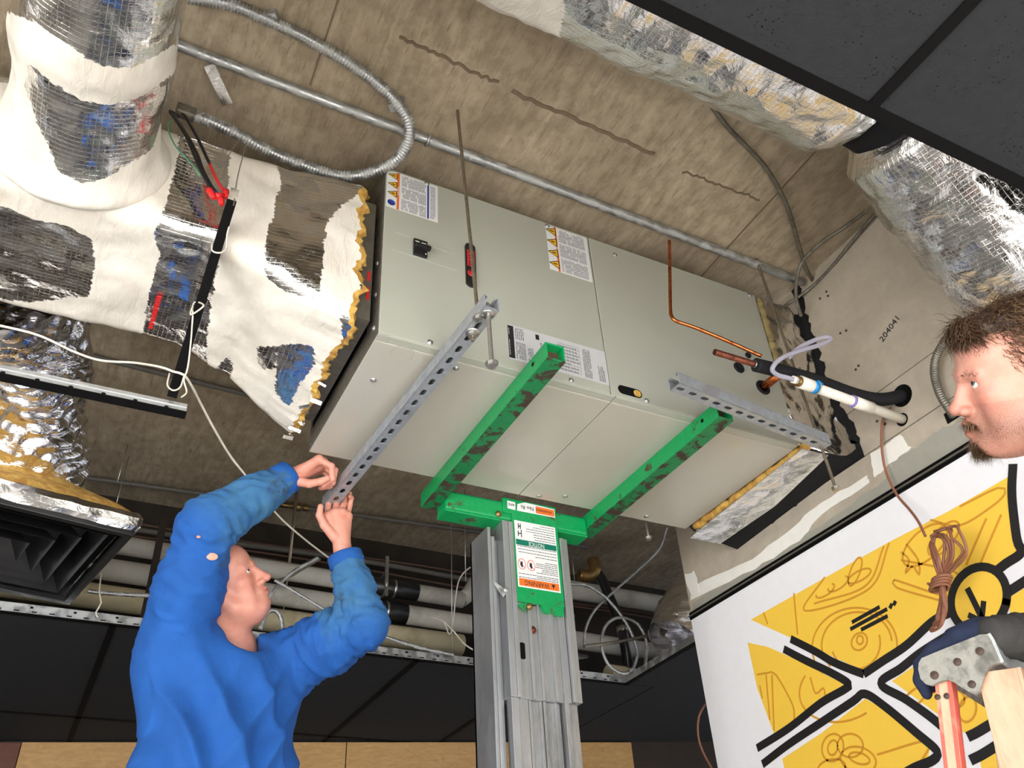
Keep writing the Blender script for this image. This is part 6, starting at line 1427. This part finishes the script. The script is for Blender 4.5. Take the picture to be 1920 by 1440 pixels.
def rail(name, p_top, p_low, wd, th, off, cols):
    a = onpl(*p_top, off); b = onpl(*p_low, off); d = (b-a).normalized(); e = a+d*((a.z-.0)/-d.z)
    F = frame(a, e, LG*-1)     # x down the rail, z towards the outside
    L = (e-a).length; t = .004
    r_ = obj(name, MB().box((0, -wd/2, -t), (L, wd/2, 0), 0, F), M_['rail'], ld, .001)
    for s_ in (-1, 1): obj('rail_edge', MB().box((0, s_*wd/2-(t if s_ > 0 else 0), -th), (L, s_*wd/2+(t if s_ < 0 else 0), -t), 0, F).box((0, min(s_*wd/2, s_*(wd/2-.006)), 0), (L, max(s_*wd/2, s_*(wd/2-.006)), .0012), 0, F), M_[cols], r_, .001)
    return a, e, F
RA = rail('ladder_rail', (1766, 1262), (1786, 1440), .026, .030, .012, 'rail_red')
RB = rail('ladder_rail', (1872, 1256), (1914, 1420), .066, .028, .012, 'rail')
for a, e, F in (RA, RB):
    M2 = Matrix.Translation(LG*.38)
    obj('ladder_rail', MB().beam(a+LG*.375, e+LG*.42, .05, .028, 0, LG), M_['rail'], ld, .002)
for px, py in ((1758, 1307), (1775, 1305)):
    q = onpl(px, py, .0112); F = frame(q, q-LG) @ Matrix.Rotation(PI/2, 4, 'Y'); obj('rivet', MB().lathe([(0, .001), (.0045, .001), (.0052, 0)], 12, 0, F), M_['hole'], ld)
for k in range(1, 6):
    z = LQ.z-.30*k+.02; t_ = (RB[0].z-z)/(RB[0].z-RB[1].z); c = RB[0].lerp(RB[1], t_)
    if z > .1: obj('step', MB().beam(c+LG*.004, c+LG*.40, .075, .022), M_['alu'], ld, .003)
# ---------------------------------------------------------------- rest of the bearded man: jacket, gloved hand on the ladder, legs
fwd2 = Vector((X.x, X.y, 0)).normalized(); rt2 = Vector((fwd2.y, -fwd2.x, 0)); CH2 = NB2+Vector((0, 0, -.09))-fwd2*.035
Ls, Rs = CH2-rt2*.19, CH2+rt2*.19
HD = 1.50; G = lambda px, py, k=0: P(px, py, HD+k)
wrist = G(1872, 1192, -.03); elbow = P(2045, 1205, 1.52)
S = SDF(np.array(CH2)+(-.60, -.60, -.70), np.array(CH2)+(.55, .60, .16), .011); Rt2 = np.array([rt2, fwd2, up])
S.ell(CH2+Vector((0, 0, -.14)), (.215, .135, .20), Rt2, .05).ell(CH2+Vector((0, 0, -.38)), (.20, .14, .24), Rt2, .05).cap(Ls, Rs, .075, .075, .05).cap(CH2, NB2, .10, .075, .04)
S.chain([Ls, Ls.lerp(elbow, .5)+Vector((0, 0, -.02)), elbow], [.078, .066, .056], .03); S.chain([elbow, wrist], [.056, .034], .02)
re_ = Rs+Vector((0, 0, -.27))-fwd2*.03; S.chain([Rs, re_, re_+fwd2*.20+Vector((0, 0, -.06))], [.075, .060, .042], .03)
S.cap(NB2+Z*.01, NB2+Z*.10, .066, .066, .01, True)
def rib(V):
    ab = np.array(wrist)-np.array(elbow); ln = np.linalg.norm(ab); t = ((V-np.array(elbow))@ab)/ln; rad = np.linalg.norm(V-np.array(elbow)-np.outer(t/ln, ab), axis=1)
    return .005*nz(V, (10, 10, 10), 4)+np.where((rad < .075) & (t > 0), .0028*np.sin(t*330+1.5*nz(V, (14, 14, 14), 8)), 0)
sdf_obj('jacket', S, M_['jacket'], p2, rib)
gl = [G(1868, 1190, -.015), G(1840, 1195, .0), G(1800, 1202, .015)]
S = SDF(np.min([np.array(p) for p in gl], 0)-.14, np.max([np.array(p) for p in gl], 0)+.14, .0028)
S.chain(gl, [.029, .030, .025], .015); S.ell(G(1822, 1200, .02), (.045, .032, .022), None, .015)
for k, (pts, rs) in enumerate((([(1790, 1206, .012), (1752, 1219, .020), (1728, 1247, .022), (1727, 1278, .018), (1738, 1301, .010)], [.0155, .0140, .0125, .0115, .0095]), ([(1800, 1202, .030), (1765, 1213, .050), (1742, 1236, .060), (1738, 1270, .060), (1748, 1290, .050)], [.015, .0135, .0125, .011, .009]),
                            ([(1812, 1200, .055), (1782, 1208, .080), (1760, 1228, .095), (1756, 1260, .095), (1764, 1280, .085)], [.015, .0135, .0125, .011, .009]), ([(1824, 1200, .075), (1802, 1206, .105), (1784, 1222, .12), (1780, 1250, .12), (1786, 1266, .11)], [.0135, .012, .011, .010, .0085]),
                            ([(1838, 1200, .0), (1806, 1203, .02), (1782, 1210, .03), (1764, 1218, .035)], [.018, .015, .0130, .010]))):
    S.chain([G(*p) for p in pts], rs, .006)
sdf_obj('glove', S, M_['glove'], p2, lambda V: .0016*nz(V, (70, 70, 70), 6))
hw_ = re_+fwd2*.20+Vector((0, 0, -.06)); ph = lambda f_, r_, z_: hw_+fwd2*f_+rt2*r_+Vector((0, 0, z_))
hand(p2, hw_-fwd2*.02, ph(.03, 0, 0), [ph(.10, -.03, 0), ph(.105, -.01, 0), ph(.10, .012, 0), ph(.092, .032, 0)], [[ph(.135, -.03, -.01), ph(.150, -.03, -.03), ph(.145, -.03, -.05)], [ph(.140, -.01, -.01), ph(.155, -.01, -.03), ph(.15, -.01, -.05)], [ph(.135, .012, -.01), ph(.15, .012, -.03), ph(.145, .012, -.05)], [ph(.122, .032, -.01), ph(.135, .032, -.03), ph(.13, .032, -.045)]], [ph(.045, -.025, 0), ph(.075, -.05, -.01), ph(.10, -.055, -.02)], M_['skin2'])
HIP2 = CH2+Vector((0, 0, -.56))-fwd2*.03; FZ2 = HIP2.z-.86
S = SDF((HIP2.x-.42, HIP2.y-.42, FZ2), (HIP2.x+.42, HIP2.y+.42, HIP2.z+.14), .014); S.ell(HIP2, (.19, .135, .13), Rt2, .04)
for q in (-1, 1):
    a = HIP2+rt2*.09*q+Vector((0, 0, -.06)); b = Vector((a.x, a.y, a.z-.38))+fwd2*.03; c = Vector((b.x, b.y, FZ2+.12))-fwd2*.02; S.chain([a, b, c], [.10, .072, .058], .03)
sdf_obj('trousers', S, M_['jeans'], p2)
for q in (-1, 1):
    c = HIP2+rt2*.10*q; S = SDF((c.x-.22, c.y-.22, FZ2-.02), (c.x+.22, c.y+.22, FZ2+.2), .01); S.cap((c.x, c.y, FZ2+.16), (c.x, c.y, FZ2+.06), .055, .052, .02).cap((c.x, c.y, FZ2+.055), (c.x+fwd2.x*.15, c.y+fwd2.y*.15, FZ2+.045), .050, .042, .02)
    sdf_obj('boot', S, M_['jacket'], p2)
ss = thing('step_stool', 'grey step platform under the bearded man, below the picture', 'step stool', (HIP2.x, HIP2.y, 0))
obj('tread', MB().box((HIP2.x-.35, HIP2.y-.32, FZ2-.04), (HIP2.x+.35, HIP2.y+.32, FZ2)), M_['alu'], ss, .004)
for sx in (-1, 1):
    for sy in (-1, 1): obj('leg', MB().beam((HIP2.x+.32*sx, HIP2.y+.28*sy, FZ2-.04), (HIP2.x+.36*sx, HIP2.y+.34*sy, 0), .04, .04, 0, (0, 1, 0)), M_['alu'], ss, .003)
